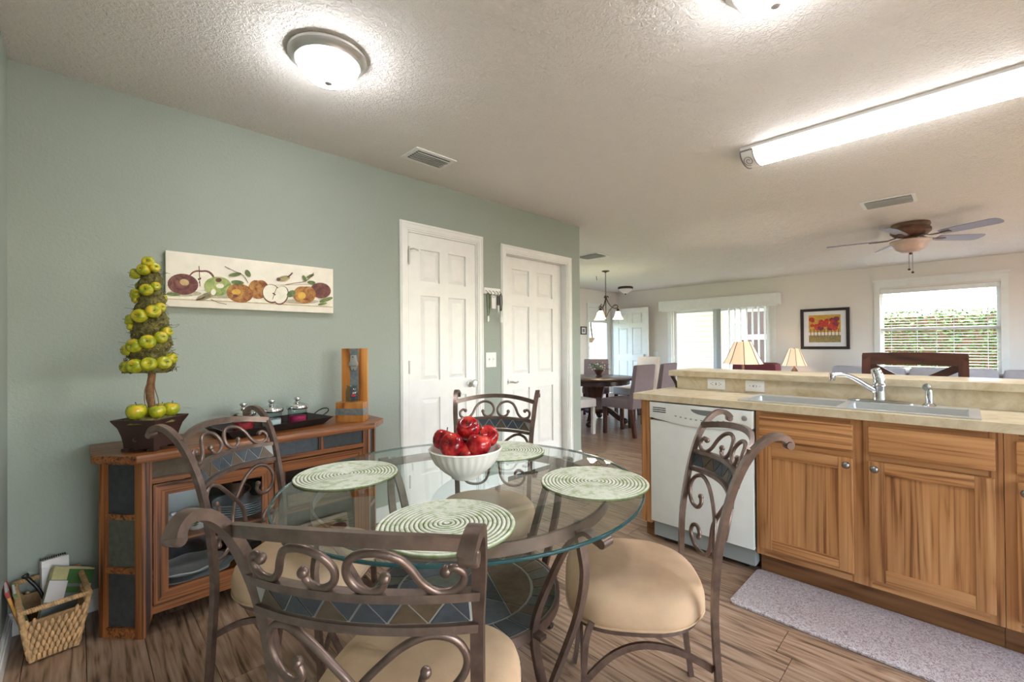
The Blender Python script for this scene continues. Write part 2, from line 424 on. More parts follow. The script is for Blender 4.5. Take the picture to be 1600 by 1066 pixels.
for nm, cc, c2 in (('paint_purple', (92, 52, 56), (140, 96, 84)), ('paint_red', (122, 62, 44), (196, 150, 84)), ('paint_green', (106, 136, 72), (186, 192, 128)), ('paint_dark', (74, 54, 52), (120, 76, 64)), ('paint_cream', (226, 220, 200), (240, 236, 222)), ('paint_leaf', (84, 104, 70), (128, 140, 84)), ('paint_tan', (176, 146, 100), (206, 182, 140)), ('paint_bird', (112, 112, 96), (176, 164, 110)), ('paint_shadow', (168, 160, 136), (200, 192, 170)),
        ('paint_orange', (196, 150, 60), (220, 180, 90)), ('paint_scarlet', (176, 44, 40), (214, 92, 76)), ('paint_plum', (110, 50, 74), (150, 70, 80)), ('paint_field', (128, 112, 74), (176, 158, 104))):
    mt, nt, b = base(nm, .8); n = noise(nt, coords(nt, rnd=4), 30, 5, .65, .8)
    r = ramp(nt, n.outputs[0], [(.35, lin(cc)), (.68, lin(c2))]); nt.links.new(r.outputs[0], b.inputs['Base Color'])

# ------------------------------------------------------------------ room shell
CEIL = 2.44; WY = 2.83; XL = -.21; WEND = 3.78; XF = 9.45; YF = 5.97; YB = -3.2
def struct(mb, name, mat, parent=None, **kw):
    o = build(mb, name, mat, parent, **kw)
    if parent is None: o['kind'] = 'structure'
    return o
fl = MB(); fl.box(XL-.12, 4.4, YB, WY+.0, -.10, -.004)
far_mb = MB(); far_mb.box(4.4, XF+.0, YB, YF+.12, -.10, 0).box(WEND-.0, 4.4, WY, YF+.12, -.10, 0)
floor = struct(fl, 'floor', 'plank_gap')
struct(far_mb, 'far_planks', 'floor_far', floor)
PW = .1755; plank_mesh = {}
def plank(x, y0, y1, w):
    key = (round(y1-y0, 3), round(w, 3))
    if key not in plank_mesh:
        L = y1-y0
        o = build(MB().box(-w/2+.0012, w/2-.0012, .0012, L-.0012, -.008, 0), 'plank', 'plank_wood', floor)
        plank_mesh[key] = o.data
    else:
        o = bpy.data.objects.new('plank', plank_mesh[key]); COL.objects.link(o); o.parent = floor
    o.location = (x, y0, 0)
k0 = -2
for k in range(k0, 26):
    xa = .025+k*PW; xb = xa+PW
    xa = max(xa, XL); xb = min(xb, 4.4)
    if xb-xa < .01: continue
    off = .475 if k == 10 else random.uniform(-1.2, 0)
    y = off-1.22*4
    while y < WY-.02:
        a = max(y, -1.6); b_ = min(y+1.22, WY)
        if b_-a > .03: plank((xa+xb)/2, a, b_, xb-xa)
        y += 1.22
struct(MB().box(XL, 4.4, YB, -1.6, -.004, 0), 'near_planks', 'floor_far', floor)
struct(MB().box(XL-.12, XF+.12, YB-.12, YF+.12, CEIL, CEIL+.12), 'ceiling', 'ceiling_texture')
# green wall with two door openings
D1 = (1.712, 2.372, 2.052); D2 = (2.700, 3.572, 2.030)
g = MB()
g.box(XL, D1[0], WY, WY+.12, 0, CEIL).box(D1[1], D2[0], WY, WY+.12, 0, CEIL).box(D2[1], WEND, WY, WY+.12, 0, CEIL)
g.box(D1[0], D1[1], WY, WY+.12, D1[2], CEIL).box(D2[0], D2[1], WY, WY+.12, D2[2], CEIL)
struct(g, 'wall_left', 'green_paint')
struct(MB().box(XL-.12, XL, YB, WY+.12, 0, CEIL), 'wall_near', 'green_paint')
struct(MB().box(WEND-.12, WEND, WY+.12, YF, 0, CEIL), 'wall_dining', 'cream_paint')
FILL_WIN = [(.1, 2.9, .08, 2.1), (4.6, 8.9, .1, 2.15)]  # unseen openings added so more daylight fills the room
rw = MB(); xs_ = [XL-.12]+[v for q in FILL_WIN for v in q[:2]]+[XF+.12]
for i in range(0, len(xs_), 2): rw.box(xs_[i], xs_[i+1], YB-.12, YB, 0, CEIL)
for x0, x1, z0, z1 in FILL_WIN: rw.box(x0, x1, YB-.12, YB, 0, z0).box(x0, x1, YB-.12, YB, z1, CEIL)
struct(rw, 'wall_right', 'cream_paint')
DWN = (4.5, 7.3, .6, 2.1)
DX0, DX1, DZ = 8.30, 9.33, 2.06
struct(MB().box(WEND-.12, DWN[0], YF, YF+.12, 0, CEIL).box(DWN[1], DX0, YF, YF+.12, 0, CEIL).box(DWN[0], DWN[1], YF, YF+.12, 0, DWN[2]).box(DWN[0], DWN[1], YF, YF+.12, DWN[3], CEIL).box(DX1, XF+.12, YF, YF+.12, 0, CEIL).box(DX0, DX1, YF, YF+.12, DZ, CEIL), 'wall_front', 'cream_paint')
SY0, SY1, SZ = 2.58, 4.56, 1.96
WY0, WY1, WZ0, WZ1 = -.37, .97, .74, 2.06
w = MB()
w.box(XF, XF+.12, SY1, YF, 0, CEIL).box(XF, XF+.12, WY1, SY0, 0, CEIL).box(XF, XF+.12, YB, WY0, 0, CEIL)
w.box(XF, XF+.12, SY0, SY1, SZ, CEIL).box(XF, XF+.12, WY0, WY1, 0, WZ0).box(XF, XF+.12, WY0, WY1, WZ1, CEIL)
struct(w, 'wall_far', 'cream_paint')
def baseboard(name, x0, x1, y0, y1, nx, ny):
    mb = MB()
    for (t, z0, z1) in ((.015, 0, .07), (.011, .07, .085), (.006, .085, .095)):
        mb.box(min(x0, x0+nx*t), max(x1, x1+nx*t), min(y0, y0+ny*t), max(y1, y1+ny*t), z0, z1)
    struct(mb, name, 'white_trim')
baseboard('baseboard_left', XL, D1[0]-.06, WY, WY, 0, -1)
baseboard('baseboard_near', XL, XL, -1.6, WY-.016, 1, 0)
baseboard('baseboard_doors', D1[1]+.06, D2[0]-.066, WY, WY, 0, -1)
baseboard('baseboard_end', D2[1]+.066, WEND, WY, WY, 0, -1)
baseboard('baseboard_far', XF, XF, WY1+.1, SY0-.12, -1, 0)

def six_panels(parent, x0, x1, z0, z1, y, t, flip=False):
    """six-panel leaf in the XZ plane, front face at y looking to -y"""
    wd = x1-x0; st = .16*wd; mid = .13*wd; pw = (wd-2*st-mid)/2; H = z1-z0
    rows = [(.115, .395), (.46, .775), (.825, .945)]
    leaf = MB(); leaf.box(x0, x1, y+.015, y+t, z0, z1)
    xs = [(x0+st, x0+st+pw), (x1-st-pw, x1-st)]
    for (a, b_) in ((x0, x0+st), (x0+st+pw, x1-st-pw), (x1-st, x1)): leaf.box(a, b_, y, y+.016, z0, z1)
    zr = [0]+[v for r_ in rows for v in r_]+[1]
    for i in range(0, len(zr), 2):
        for (a, b_) in xs: leaf.box(a, b_, y, y+.016, z0+zr[i]*H, z0+zr[i+1]*H)
    FM = Matrix.Translation((0, y+t/2, 0)) @ Matrix.Scale(-1 if flip else 1, 4, (0, 1, 0)) @ Matrix.Translation((0, -y-t/2, 0))
    lo = build(leaf.xf(FM), 'door_leaf', 'white_trim', parent)
    for r_ in rows:
        for (a, b_) in xs:
            build(MB().taper(a+.008, b_-.008, z0+r_[0]*H+.008, z0+r_[1]*H-.008, y+.0155, y+.003, .030).xf(FM), 'door_panel', 'white_trim', lo)
    return lo
def casing(parent, x0, x1, z1, y, wd=.062):
    mb = MB()
    for (i0, i1, d) in ((0, wd, .010), (.006, wd*.78, .015), (.012, wd*.3, .019)):
        # three stepped layers make the moulded profile (measured from the outer edge)
        o0 = wd-i0; o1 = wd-i1
        mb.box(x0-o0, x0-o1, y-d, y, 0, z1+o0).box(x1+o1, x1+o0, y-d, y, 0, z1+o0).box(x0-o1, x1+o1, y-d, y, z1+o1, z1+o0)
    return build(mb, 'casing', 'white_trim', parent)
def jamb(parent, x0, x1, z1, y0, y1, t=.012):
    return build(MB().box(x0, x0+t, y0, y1, 0, z1).box(x1-t, x1, y0, y1, 0, z1).box(x0+t, x1-t, y0, y1, z1-t, z1), 'jamb', 'white_trim', parent)
d1 = bpy.data.objects.new('door_1', None); COL.objects.link(d1); d1['kind'] = 'structure'; d1.location = (2.04, WY, 0); ORG[d1] = Vector(d1.location)
casing(d1, D1[0], D1[1], D1[2], WY); jamb(d1, D1[0], D1[1], D1[2], WY, WY+.12)
l1 = six_panels(d1, D1[0]+.015, D1[1]-.015, .01, D1[2]-.015, WY+.004, .035)
for z in (1.86, 1.05, .22):
    build(MB().box(D1[0]+.004, D1[0]+.022, WY-.004, WY+.008, z-.045, z+.045).cyl((D1[0]+.013, WY-.006, z), .006, -.048, .048, 8), 'hinge', 'nickel', l1)
build(MB().tube([(D1[0]+.012, WY-.01, 1.91), (D1[0]+.04, WY-.03, 1.915), (D1[0]+.075, WY-.035, 1.905)], .006, 8).tube([(D1[0]+.012, WY-.012, 1.93), (D1[0]+.012, WY-.012, 1.80)], .006, 8), 'door_stop', 'nickel', l1)
kb = MB().lathe([(.032, 0), (.032, .006), (.012, .012), (.011, .035), (.026, .042), (.030, .055), (.024, .068), (.0001, .072)], 18)
kb.xf(Matrix.Translation((D1[1]-.075, WY+.004, .895)) @ Matrix.Rotation(PI/2, 4, 'X'))
build(kb, 'knob', 'nickel', l1, smooth=40)
build(MB().lathe([(.018, 0), (.018, .02), (.008, .05), (.0001, .052)], 12).xf(Matrix.Translation((D1[1]-.03, WY+.004, .905)) @ Matrix.Rotation(PI/2, 4, 'X')), 'latch', 'nickel', l1, smooth=40)
d2 = bpy.data.objects.new('door_2', None); COL.objects.link(d2); d2['kind'] = 'structure'; d2.location = (3.13, WY, 0); ORG[d2] = Vector(d2.location)
casing(d2, D2[0], D2[1], D2[2], WY); jamb(d2, D2[0], D2[1], D2[2], WY, WY+.12)
l2 = six_panels(d2, D2[0]+.015, D2[1]-.015, .01, D2[2]-.015, WY+.075, .035)
hb = MB().lathe([(.028, 0), (.028, .008), (.012, .012), (.011, .045), (.0001, .046)], 16).xf(Matrix.Translation((D2[0]+.075, WY+.075, .875)) @ Matrix.Rotation(PI/2, 4, 'X'))
hb.tube(spline([(D2[0]+.075, WY+.032, .875), (D2[0]+.11, WY+.03, .872), (D2[0]+.15, WY+.032, .862), (D2[0]+.185, WY+.034, .868)]), .009, 8)
build(hb, 'lever_handle', 'nickel', l2, smooth=40)

def plain_window(name, x0, x1, z0, z1, ya, yb2):
    w_ = bpy.data.objects.new(name, None); COL.objects.link(w_); w_['kind'] = 'structure'; w_.location = (x0, ya, z0); ORG[w_] = Vector(w_.location)
    f_ = .05; xm = (x0+x1)/2
    build(MB().box(x0, x0+f_, ya, yb2, z0, z1).box(x1-f_, x1, ya, yb2, z0, z1).box(x0+f_, x1-f_, ya, yb2, z0, z0+f_).box(x0+f_, x1-f_, ya, yb2, z1-f_, z1).box(xm-.03, xm+.03, ya, yb2, z0+f_, z1-f_), 'window_frame', 'white_trim', w_)
    for a, b_ in ((x0+f_, xm-.03), (xm+.03, x1-f_)): build(MB().box(a, b_, (ya+yb2)/2-.002, (ya+yb2)/2+.002, z0+f_, z1-f_), 'pane', 'pane_glass', w_)
for i, q in enumerate(FILL_WIN): plain_window('window_%d' % (i+2), q[0], q[1], q[2], q[3], YB-.09, YB-.04)  # windows added in the unseen right wall to brighten the interior
plain_window('window_4', DWN[0], DWN[1], DWN[2], DWN[3], YF+.04, YF+.09)  # dining window out of view, added for daylight; floor shine suggests it
def portal(cx, cy, cz, w_, h_, direction):
    L = bpy.data.lights.new('daylight_portal', 'AREA'); L.shape = 'RECTANGLE'; L.size = w_; L.size_y = h_; L.cycles.is_portal = True
    o = bpy.data.objects.new('daylight_portal', L); COL.objects.link(o); o.location = (cx, cy, cz); o.rotation_euler = Vector(direction).to_track_quat('-Z', 'Z').to_euler()
for q in FILL_WIN: portal((q[0]+q[1])/2, YB-.13, (q[2]+q[3])/2, q[1]-q[0], q[3]-q[2], (0, 1, 0))
portal((DWN[0]+DWN[1])/2, YF+.13, (DWN[2]+DWN[3])/2, DWN[1]-DWN[0], DWN[3]-DWN[2], (0, -1, 0))
portal(XF+.13, (SY0+SY1)/2, SZ/2, SY1-SY0, SZ, (-1, 0, 0)); portal(XF+.13, (WY0+WY1)/2, (WZ0+WZ1)/2, WY1-WY0, WZ1-WZ0, (-1, 0, 0)); portal((DX0+DX1)/2, YF+.13, DZ/2, DX1-DX0, DZ, (0, -1, 0))
# ------------------------------------------------------------------ wall fittings
sw = thing('switch_plate', 'white double light switch plate on green wall between the doors', 'switch', (2.518, WY, 1.08))
build(MB().box(2.460, 2.578, WY-.007, WY-.0005, 1.018, 1.143), 'plate', 'white_plastic', sw, bevel=.003)
for x in (2.496, 2.542):
    build(MB().box(x-.010, x+.010, WY-.009, WY-.006, 1.056, 1.104), 'toggle_slot', 'white_plastic', sw)
    build(MB().box(x-.005, x+.005, WY-.020, WY-.008, 1.078, 1.094), 'toggle', 'white_plastic', sw)
kr = thing('key_rack', 'white key rack with hooks on green wall between the doors', 'key rack', (2.53, WY, 1.66))
build(MB().box(2.440, 2.628, WY-.014, WY-.0005, 1.640, 1.692), 'backing', 'white_trim', kr, bevel=.003)
HK = [2.455, 2.495, 2.535, 2.575, 2.61]
for x in HK:
    build(MB().tube(spline([(x, WY-.012, 1.668), (x, WY-.03, 1.66), (x, WY-.042, 1.645), (x, WY-.038, 1.632), (x, WY-.026, 1.632)], 4), .003, 6), 'hook', 'pewter', kr)
def hung(name, label, mb_mats, x):
    t = thing(name, label, 'keys', (x, WY-.036, 1.63))
    for nm, mb, mt_ in mb_mats: build(mb, nm, mt_, t)
def strap(x, z0, z1, w=.014, y=WY-.036): return MB().bar([(x-w, y, z0), (x-w*.9, y-.004, (z0+z1)/2), (x-w*.4, y, z1)], .009, .002, (0, 1, 0)).bar([(x+w, y, z0), (x+w*.9, y-.004, (z0+z1)/2), (x+w*.4, y, z1)], .009, .002, (0, 1, 0)).bar([(x-w*1.1, y, z0-.002), (x, y, z0+.016), (x+w*1.1, y, z0-.002)], .009, .003, (0, 1, 0))
hung('lanyard', 'long dark green lanyard hanging from first hook of key rack', [('strap', strap(2.462, 1.632, 1.45, .016), 'leaf_dark' if 'leaf_dark' in MATS else 'paint_leaf'), ('clip', MB().box(2.452, 2.462, WY-.042, WY-.034, 1.40, 1.452).box(2.468, 2.474, WY-.042, WY-.034, 1.41, 1.452), 'pewter')], 2.462)
hung('key_tag', 'white paper tag with keys on middle of key rack', [('tag', MB().box(2.498, 2.545, WY-.042, WY-.039, 1.515, 1.628), 'paper'), ('ring', MB().tube([(2.52+.014*math.cos(a), WY-.045, 1.622+.014*math.sin(a)) for a in [i*PI/6 for i in range(12)]], .0018, 6, True), 'pewter')], 2.52)
hung('key_pouch', 'black key fob hanging on fourth hook of key rack', [('fob', MB().box(2.566, 2.588, WY-.044, WY-.034, 1.545, 1.625), 'black_plastic'), ('key', MB().box(2.572, 2.582, WY-.040, WY-.038, 1.49, 1.548), 'pewter')], 2.575)
hung('wrist_strap', 'black wrist strap with small bottle at right end of key rack', [('strap', strap(2.608, 1.632, 1.50, .012), 'black_plastic'), ('bottle', MB().cyl((2.608, WY-.04, 1.40), .012, 0, .05, 10).cyl((2.608, WY-.04, 1.45), .006, 0, .02, 8), 'white_plastic')], 2.608)

# apple print on canvas
PX0, PX1, PZ0, PZ1 = .318, 1.160, 1.417, 1.698
cv = thing('canvas_print', 'long canvas print of apples and birds on a shelf, on green wall', 'painting', ((PX0+PX1)/2, WY, PZ0))
build(MB().box(PX0, PX1, WY-.032, WY-.001, PZ0, PZ1), 'canvas', 'canvas', cv, bevel=.002)
layer = [0]
def cu(x, y):    # crop pixel of the photograph -> place on the canvas, undoing the wall's foreshortening
    s = (x-95)/1440.0; u = s*2.24/(2.83-s*.59); top = 70+.111*(x-95); bot = 550+.038*(x-95)
    return PX0+u*(PX1-PX0), PZ1-(y-top)/(bot-top)*(PZ1-PZ0)
def blob(name, cx, cy, rx, ry, mat, rot=0.0, dent=0.0, n=28):
    layer[0] += 1; yy = WY-.0325-.00012*layer[0]; vs = []
    for i in range(n):
        a = 2*PI*i/n; k = 1-dent*math.exp(-((a-PI*1.5)/.35)**2)
        dx = rx*math.cos(a)*k; dy = ry*math.sin(a)*k
        X, Z = cu(cx+dx*math.cos(rot)-dy*math.sin(rot), cy+dx*math.sin(rot)+dy*math.cos(rot)); vs.append((X, yy, Z))
    o = build(MB().add(vs, [list(range(n))]), name, mat, cv)
    return o
def stroke(name, pts, wpx, mat):
    layer[0] += 1; yy = WY-.0325-.00012*layer[0]; P = spline([(p[0], p[1], 0) for p in pts], 5); vs = []; k = len(P)
    for i in range(k):
        t = (P[min(i+1, k-1)]-P[max(i-1, 0)]).normalized(); nn = Vector((-t.y, t.x, 0))*wpx/2
        for q in (P[i]+nn, P[i]-nn):
            X, Z = cu(q.x, q.y); vs.append((X, yy, Z))
    build(MB().add(vs, [(2*i, 2*i+1, 2*i+3, 2*i+2) for i in range(k-1)]), name, mat, cv)
stroke('painted_shelf', [(100, 470), (600, 490), (1100, 510), (1528, 530)], 34, 'paint_cream')
stroke('painted_shelf_edge', [(100, 486), (600, 506), (1100, 530), (1528, 552)], 7, 'paint_tan')
stroke('painted_shelf_back', [(100, 372), (600, 390), (1100, 365), (1480, 360)], 4, 'paint_tan')
blob('painted_shadow', 250, 440, 150, 26, 'paint_shadow'); blob('painted_shadow', 600, 460, 200, 22, 'paint_shadow'); blob('painted_shadow', 1250, 505, 160, 20, 'paint_shadow')
blob('painted_apple', 402, 323, 116, 92, 'paint_purple', dent=.12); blob('painted_flesh', 398, 330, 104, 84, 'paint_cream', dent=.14)
stroke('painted_stem', [(380, 205), (383, 260), (388, 380)], 7, 'paint_dark')
for p in ((376, 318), (384, 345), (392, 312)): blob('painted_seed', p[0], p[1], 6, 9, 'paint_dark')
blob('painted_apple', 242, 362, 132, 90, 'paint_purple', .08); blob('painted_highlight', 255, 345, 40, 28, 'paint_tan', .2); blob('painted_stem', 195, 315, 22, 8, 'paint_dark', .6)
blob('painted_apple', 540, 378, 118, 82, 'paint_green'); blob('painted_stem', 548, 325, 26, 18, 'paint_dark'); blob('painted_highlight', 560, 375, 34, 20, 'paint_cream')
blob('painted_apple', 890, 400, 88, 84, 'paint_red', dent=.15)
blob('painted_apple', 730, 437, 114, 80, 'paint_red', .15); blob('painted_highlight', 700, 425, 40, 24, 'paint_orange'); blob('painted_calyx', 692, 460, 22, 13, 'paint_dark')
blob('painted_skin', 1002, 440, 84, 76, 'paint_dark', .9); blob('painted_skin', 1084, 454, 63, 83, 'paint_purple', .4); blob('painted_flesh', 1000, 436, 76, 68, 'paint_cream', .9); blob('painted_flesh', 1082, 450, 56, 76, 'paint_cream', .4)
stroke('painted_core', [(1052, 380), (1030, 430), (1010, 490)], 5, 'paint_dark')
for p in ((1018, 438), (1030, 448)): blob('painted_seed', p[0], p[1], 8, 6, 'paint_dark')
blob('painted_apple', 1425, 412, 88, 66, 'paint_purple', .1); blob('painted_calyx', 1430, 425, 20, 12, 'paint_dark')
blob('painted_apple', 1285, 446, 98, 76, 'paint_red', dent=.14); blob('painted_highlight', 1262, 455, 34, 30, 'paint_orange')
for (cx, cy, rx, ry, rt) in ((690, 278, 55, 16, -.15), (800, 268, 34, 20, 1.0), (710, 345, 55, 18, .1), (1285, 310, 30, 14, 1.1), (1345, 345, 34, 16, .1), (1335, 290, 36, 12, -.4), (1170, 440, 40, 26, -.5), (160, 448, 60, 14, .05), (1470, 490, 60, 16, -.3), (1440, 525, 40, 10, -.2)):
    blob('painted_leaf', cx, cy, rx, ry, 'paint_leaf', rt)
stroke('painted_twig', [(600, 208), (680, 248), (760, 285), (800, 350)], 5, 'paint_dark'); stroke('painted_twig', [(1365, 262), (1300, 330), (1200, 350), (1120, 365)], 5, 'paint_dark')
stroke('painted_twig', [(480, 490), (540, 515), (615, 532)], 4, 'paint_dark')
blob('painted_bird', 440, 462, 80, 26, 'paint_bird', -.35); blob('painted_bird_head', 502, 428, 22, 26, 'paint_cream', .2); stroke('painted_tail', [(430, 470), (390, 488), (355, 496)], 12, 'paint_dark')
blob('painted_bird', 1110, 310, 52, 22, 'paint_bird', -.2); blob('painted_bird_head', 1062, 318, 18, 14, 'paint_dark'); stroke('painted_tail', [(1140, 300), (1165, 280), (1182, 262)], 12, 'paint_dark')

# ------------------------------------------------------------------ sideboard
SBZ = .77
sb = thing('sideboard', 'oak sideboard with slate tiles, glass doors and clipped corners under canvas print', 'sideboard', (.68, 2.60, 0))
FY = 2.40
A, B_, C_, D_ = (.065, 2.545), (.19, FY), (1.195, FY), (1.30, 2.52)
build(MB().prism([(.040, 2.80), (.040, 2.495), (.172, 2.360), (1.212, 2.360), (1.330, 2.478), (1.330, 2.80)], SBZ-.032, SBZ), 'top', 'oak_h', sb, bevel=.004)
build(MB().box(.07, 1.29, 2.782, 2.795, .05, SBZ-.032), 'back_panel', 'walnut', sb)
build(MB().box(.07, .085, 2.56, 2.78, .0, SBZ-.032), 'side_panel', 'oak_v', sb); build(MB().box(1.28, 1.295, 2.54, 2.78, .0, SBZ-.032), 'side_panel', 'oak_v', sb)
build(MB().prism([(.09, 2.54), (.21, 2.42), (1.185, 2.42), (1.28, 2.52), (1.275, 2.78), (.09, 2.78)], .115, .130), 'bottom_board', 'oak_h', sb)
build(MB().prism([(.09, 2.56), (.24, 2.44), (1.16, 2.44), (1.27, 2.54), (1.275, 2.78), (.09, 2.78)], .350, .364), 'shelf', 'oak_h', sb)
def slanted(P, Q, name):
    ex = Vector((Q[0]-P[0], Q[1]-P[1], 0)); L = ex.length; ex.normalize(); nrm = Vector((-ex.y, ex.x, 0))   # inward
    if nrm.y < 0: nrm = -nrm
    M_ = Matrix(((ex.x, nrm.x, 0, P[0]), (ex.y, nrm.y, 0, P[1]), (0, 0, 1, 0), (0, 0, 0, 1)))
    a, b_ = .030, L-.030
    build(MB().box(0, a, 0, .022, 0, SBZ-.032).xf(M_), 'corner_stile', 'oak_v', sb); build(MB().box(b_, L, 0, .022, 0, SBZ-.032).xf(M_), 'corner_stile', 'oak_v', sb)
    zs = [(0, .042), (.268, .292), (.492, .514), (.722, SBZ-.032)]
    for z0, z1 in zs: build(MB().box(a, b_, .001, .021, z0, z1).xf(M_), 'corner_rail', 'oak_h', sb)
    for i in range(3): build(MB().box(a, b_, .012, .020, zs[i][1], zs[i+1][0]).xf(M_), 'slate_tile', ('slate_dark', 'slate_green', 'slate_dark')[i], sb)
slanted(A, B_, 'l'); slanted(C_, D_, 'r')
for x0, x1, sgn in ((.192, .226, 1), (1.162, 1.193, -1)):
    if sgn > 0: poly = [(x0, 0), (x0+.012, 0), (x1, .085), (x1, SBZ-.032), (x0, SBZ-.032)]
    else: poly = [(x1, 0), (x1, SBZ-.032), (x0, SBZ-.032), (x0, .085), (x1-.012, 0)]
    build(MB().prism(poly, FY, FY+.022, 'y'), 'front_post', 'oak_v', sb)
build(MB().box(.226, 1.162, FY+.001, FY+.021, .728, SBZ-.032), 'top_rail', 'oak_h', sb)
build(MB().box(.226, 1.162, FY+.001, FY+.021, .636, .660), 'tile_rail', 'oak_h', sb)
for a, b_ in ((.448, .474), (.914, .940)): build(MB().box(a, b_, FY+.001, FY+.021, .660, .728), 'tile_divider', 'oak_v', sb)
for a, b_, mt_ in ((.226, .448, 'slate_brown'), (.474, .914, 'slate_blue'), (.940, 1.162, 'slate_dark')): build(MB().box(a, b_, FY+.010, FY+.018, .660, .728), 'slate_tile', mt_, sb)
build(MB().box(.226, 1.162, FY+.002, FY+.020, .088, .124), 'apron', 'oak_h', sb)
for x0, x1, hx in ((.229, .692, .672), (.698, 1.159, .718)):
    dm = MB(); fw = .050; z0, z1 = .127, .632; y0, y1 = FY-.006, FY+.014
    for poly, mt_ in (([(x0, z0), (x1, z0), (x1-fw, z0+fw), (x0+fw, z0+fw)], 0), ([(x0, z1), (x0+fw, z1-fw), (x1-fw, z1-fw), (x1, z1)], 0), ([(x0, z0), (x0+fw, z0+fw), (x0+fw, z1-fw), (x0, z1)], 1), ([(x1, z0), (x1, z1), (x1-fw, z1-fw), (x1-fw, z0+fw)], 1)):
        dm.cur = mt_; dm.prism(poly, y0, y1, 'y')
    dr = build(dm, 'door', ['oak_h', 'oak_v'], sb)
    build(MB().box(x0+fw, x1-fw, FY+.004, FY+.007, z0+fw, z1-fw), 'glass', 'cabinet_glass', dr)
    build(MB().ball((hx, FY-.016, .40), .011, 10, 7), 'knob', 'bronze_dark', dr, smooth=60)
# dishes behind the glass doors
def plate_stack(cx, cy, z, n, r, where):
    for i in range(n):
        o = build(MB().lathe([(r*.55, 0), (r*.6, .003), (r, .016), (r, .019), (r*.6, .007), (.0001, .006)], 32), 'dinner_plate', 'china', None, smooth=40)
        o.location = (cx, cy, z+i*.011); ORG[o] = Vector()
        pos = 'lowest' if i == 0 else ('topmost' if i == n-1 else 'inner')
        tag(o, f'white blue-rimmed dinner plate, {pos} in stack on sideboard {where}' if pos != 'inner' else f'white blue-rimmed dinner plate inside the stack on sideboard {where}', 'plate', 'plates stacked in the sideboard')
        build(MB().lathe([(r*.97, .0165), (r*1.002, .0175), (r*.97, .0200)], 32, ring=True), 'rim', 'china_rim', o, smooth=60, world=False)
plate_stack(.60, 2.60, .364, 6, .125, 'shelf')
def mug(name, label, cx, cy, z, r, h, mat, dec=None, hdl=0.0, cat='mug'):
    t = thing(name, label, cat, (cx, cy, z))
    build(MB().lathe([(r*.82, 0), (r, .012), (r, h), (r*.9, h), (r*.88, .012), (.0001, .008)], 22, (cx, cy, z)), 'body', mat, t, smooth=40)
    ca, sa = math.cos(hdl), math.sin(hdl)
    build(MB().tube(spline([(cx+ca*(r-.003), cy+sa*(r-.003), z+h*.82), (cx+ca*(r+.025), cy+sa*(r+.025), z+h*.75), (cx+ca*(r+.028), cy+sa*(r+.028), z+h*.45), (cx+ca*(r-.003), cy+sa*(r-.003), z+h*.2)], 4), .005, 6), 'handle', mat, t, smooth=60)
    if dec:
        for k in range(5):
            a = -PI/2-.3+.12*(k % 3); zz = z+h*(.3+.11*k); d = Vector((math.cos(a), math.sin(a), 0)); p = Vector((cx, cy, zz))+d*(r+.0012); s_ = Vector((-d.y, d.x, 0))
            build(MB().add([p+s_*.014*c1+Vector((0, 0, .006*c2)) for c1, c2 in ((-1, -.4), (0, -.9), (1, .4), (0, .9))], [(0, 1, 2, 3)]), 'decoration', dec, t)
    return t
mug('mug', 'white mug painted with a green leaf sprig on sideboard shelf', .40, 2.53, .364, .036, .085, 'china', 'paint_leaf', 0.6)
mug('mug', 'dark brown mug on plate stack behind left glass door', .58, 2.60, .4505, .036, .075, 'fan_wood', None, -.7)
mug('mug', 'dark mug with grey glaze on plates behind left glass door', .665, 2.57, .4505, .033, .070, 'slate_dark', None, -.4)
t = thing('covered_bowl', 'pale blue covered bowl with a yellow flower on sideboard shelf', 'bowl', (.31, 2.515, .364))
build(MB().lathe([(.035, 0), (.058, .015), (.062, .04), (.050, .052), (.050, .055), (.0001, .055)], 24, (.31, 2.515, .364)), 'body', 'china', t, smooth=40)
build(MB().lathe([(.052, 0), (.045, .018), (.02, .03), (.01, .034), (.012, .046), (.0001, .05)], 24, (.31, 2.515, .419)), 'lid', 'china', t, smooth=40)
build(MB().ball((.300, 2.457, .395), .010, 8, 6, .9), 'flower', 'paint_orange', t, smooth=60)
t = thing('saucer_plate', 'white plate leaning behind covered bowl on sideboard shelf', 'plate', (.36, 2.64, .364))
build(MB().lathe([(.0001, 0), (.07, .002), (.105, .012), (.105, .016), (.07, .008), (.0001, .006)], 28).xf(Matrix.Translation((.36, 2.66, .466)) @ Matrix.Rotation(1.25, 4, 'X')), 'dish', 'china', t, smooth=40)
def platter(label, cx, cy, z, rx, ry, tilt):
    o = build(MB().lathe([(.6, 0), (.75, .006), (1.0, .026), (1.0, .031), (.72, .012), (.0001, .010)], 48, mod=lambda a, j: 1+(.05*math.cos(8*a) if j in (2, 3) else 0)), 'serving_platter', 'china', None, smooth=40, world=False)
    for v_ in o.data.vertices: v_.co.x *= rx; v_.co.y *= ry
    o.location = (cx, cy, z); o.rotation_euler = (tilt, 0, 0); tag(o, label, 'platter')
platter('large scalloped white platter at bottom of sideboard, lower of two', .40, 2.575, .131, .155, .13, 0)
platter('smaller scalloped white platter resting on the larger one in sideboard', .38, 2.575, .164, .135, .115, 0)
o = build(MB().lathe([(.05, 0), (.055, .006), (.09, .07), (.10, .12), (.096, .12), (.085, .07), (.05, .012), (.0001, .010)], 28), 'glass_bowl', 'jar_glass', None, smooth=50)
o.location = (.62, 2.60, .131); tag(o, 'clear glass bowl on bottom board of sideboard behind left door', 'bowl')
o = build(MB().box(-.16, .16, -.10, .10, 0, .012).box(-.16, .16, -.10, -.092, .012, .06).box(-.16, .16, .092, .10, .012, .06).box(-.16, -.152, -.092, .092, .012, .06).box(.152, .16, -.092, .092, .012, .06), 'wicker_tray', 'wicker', None)
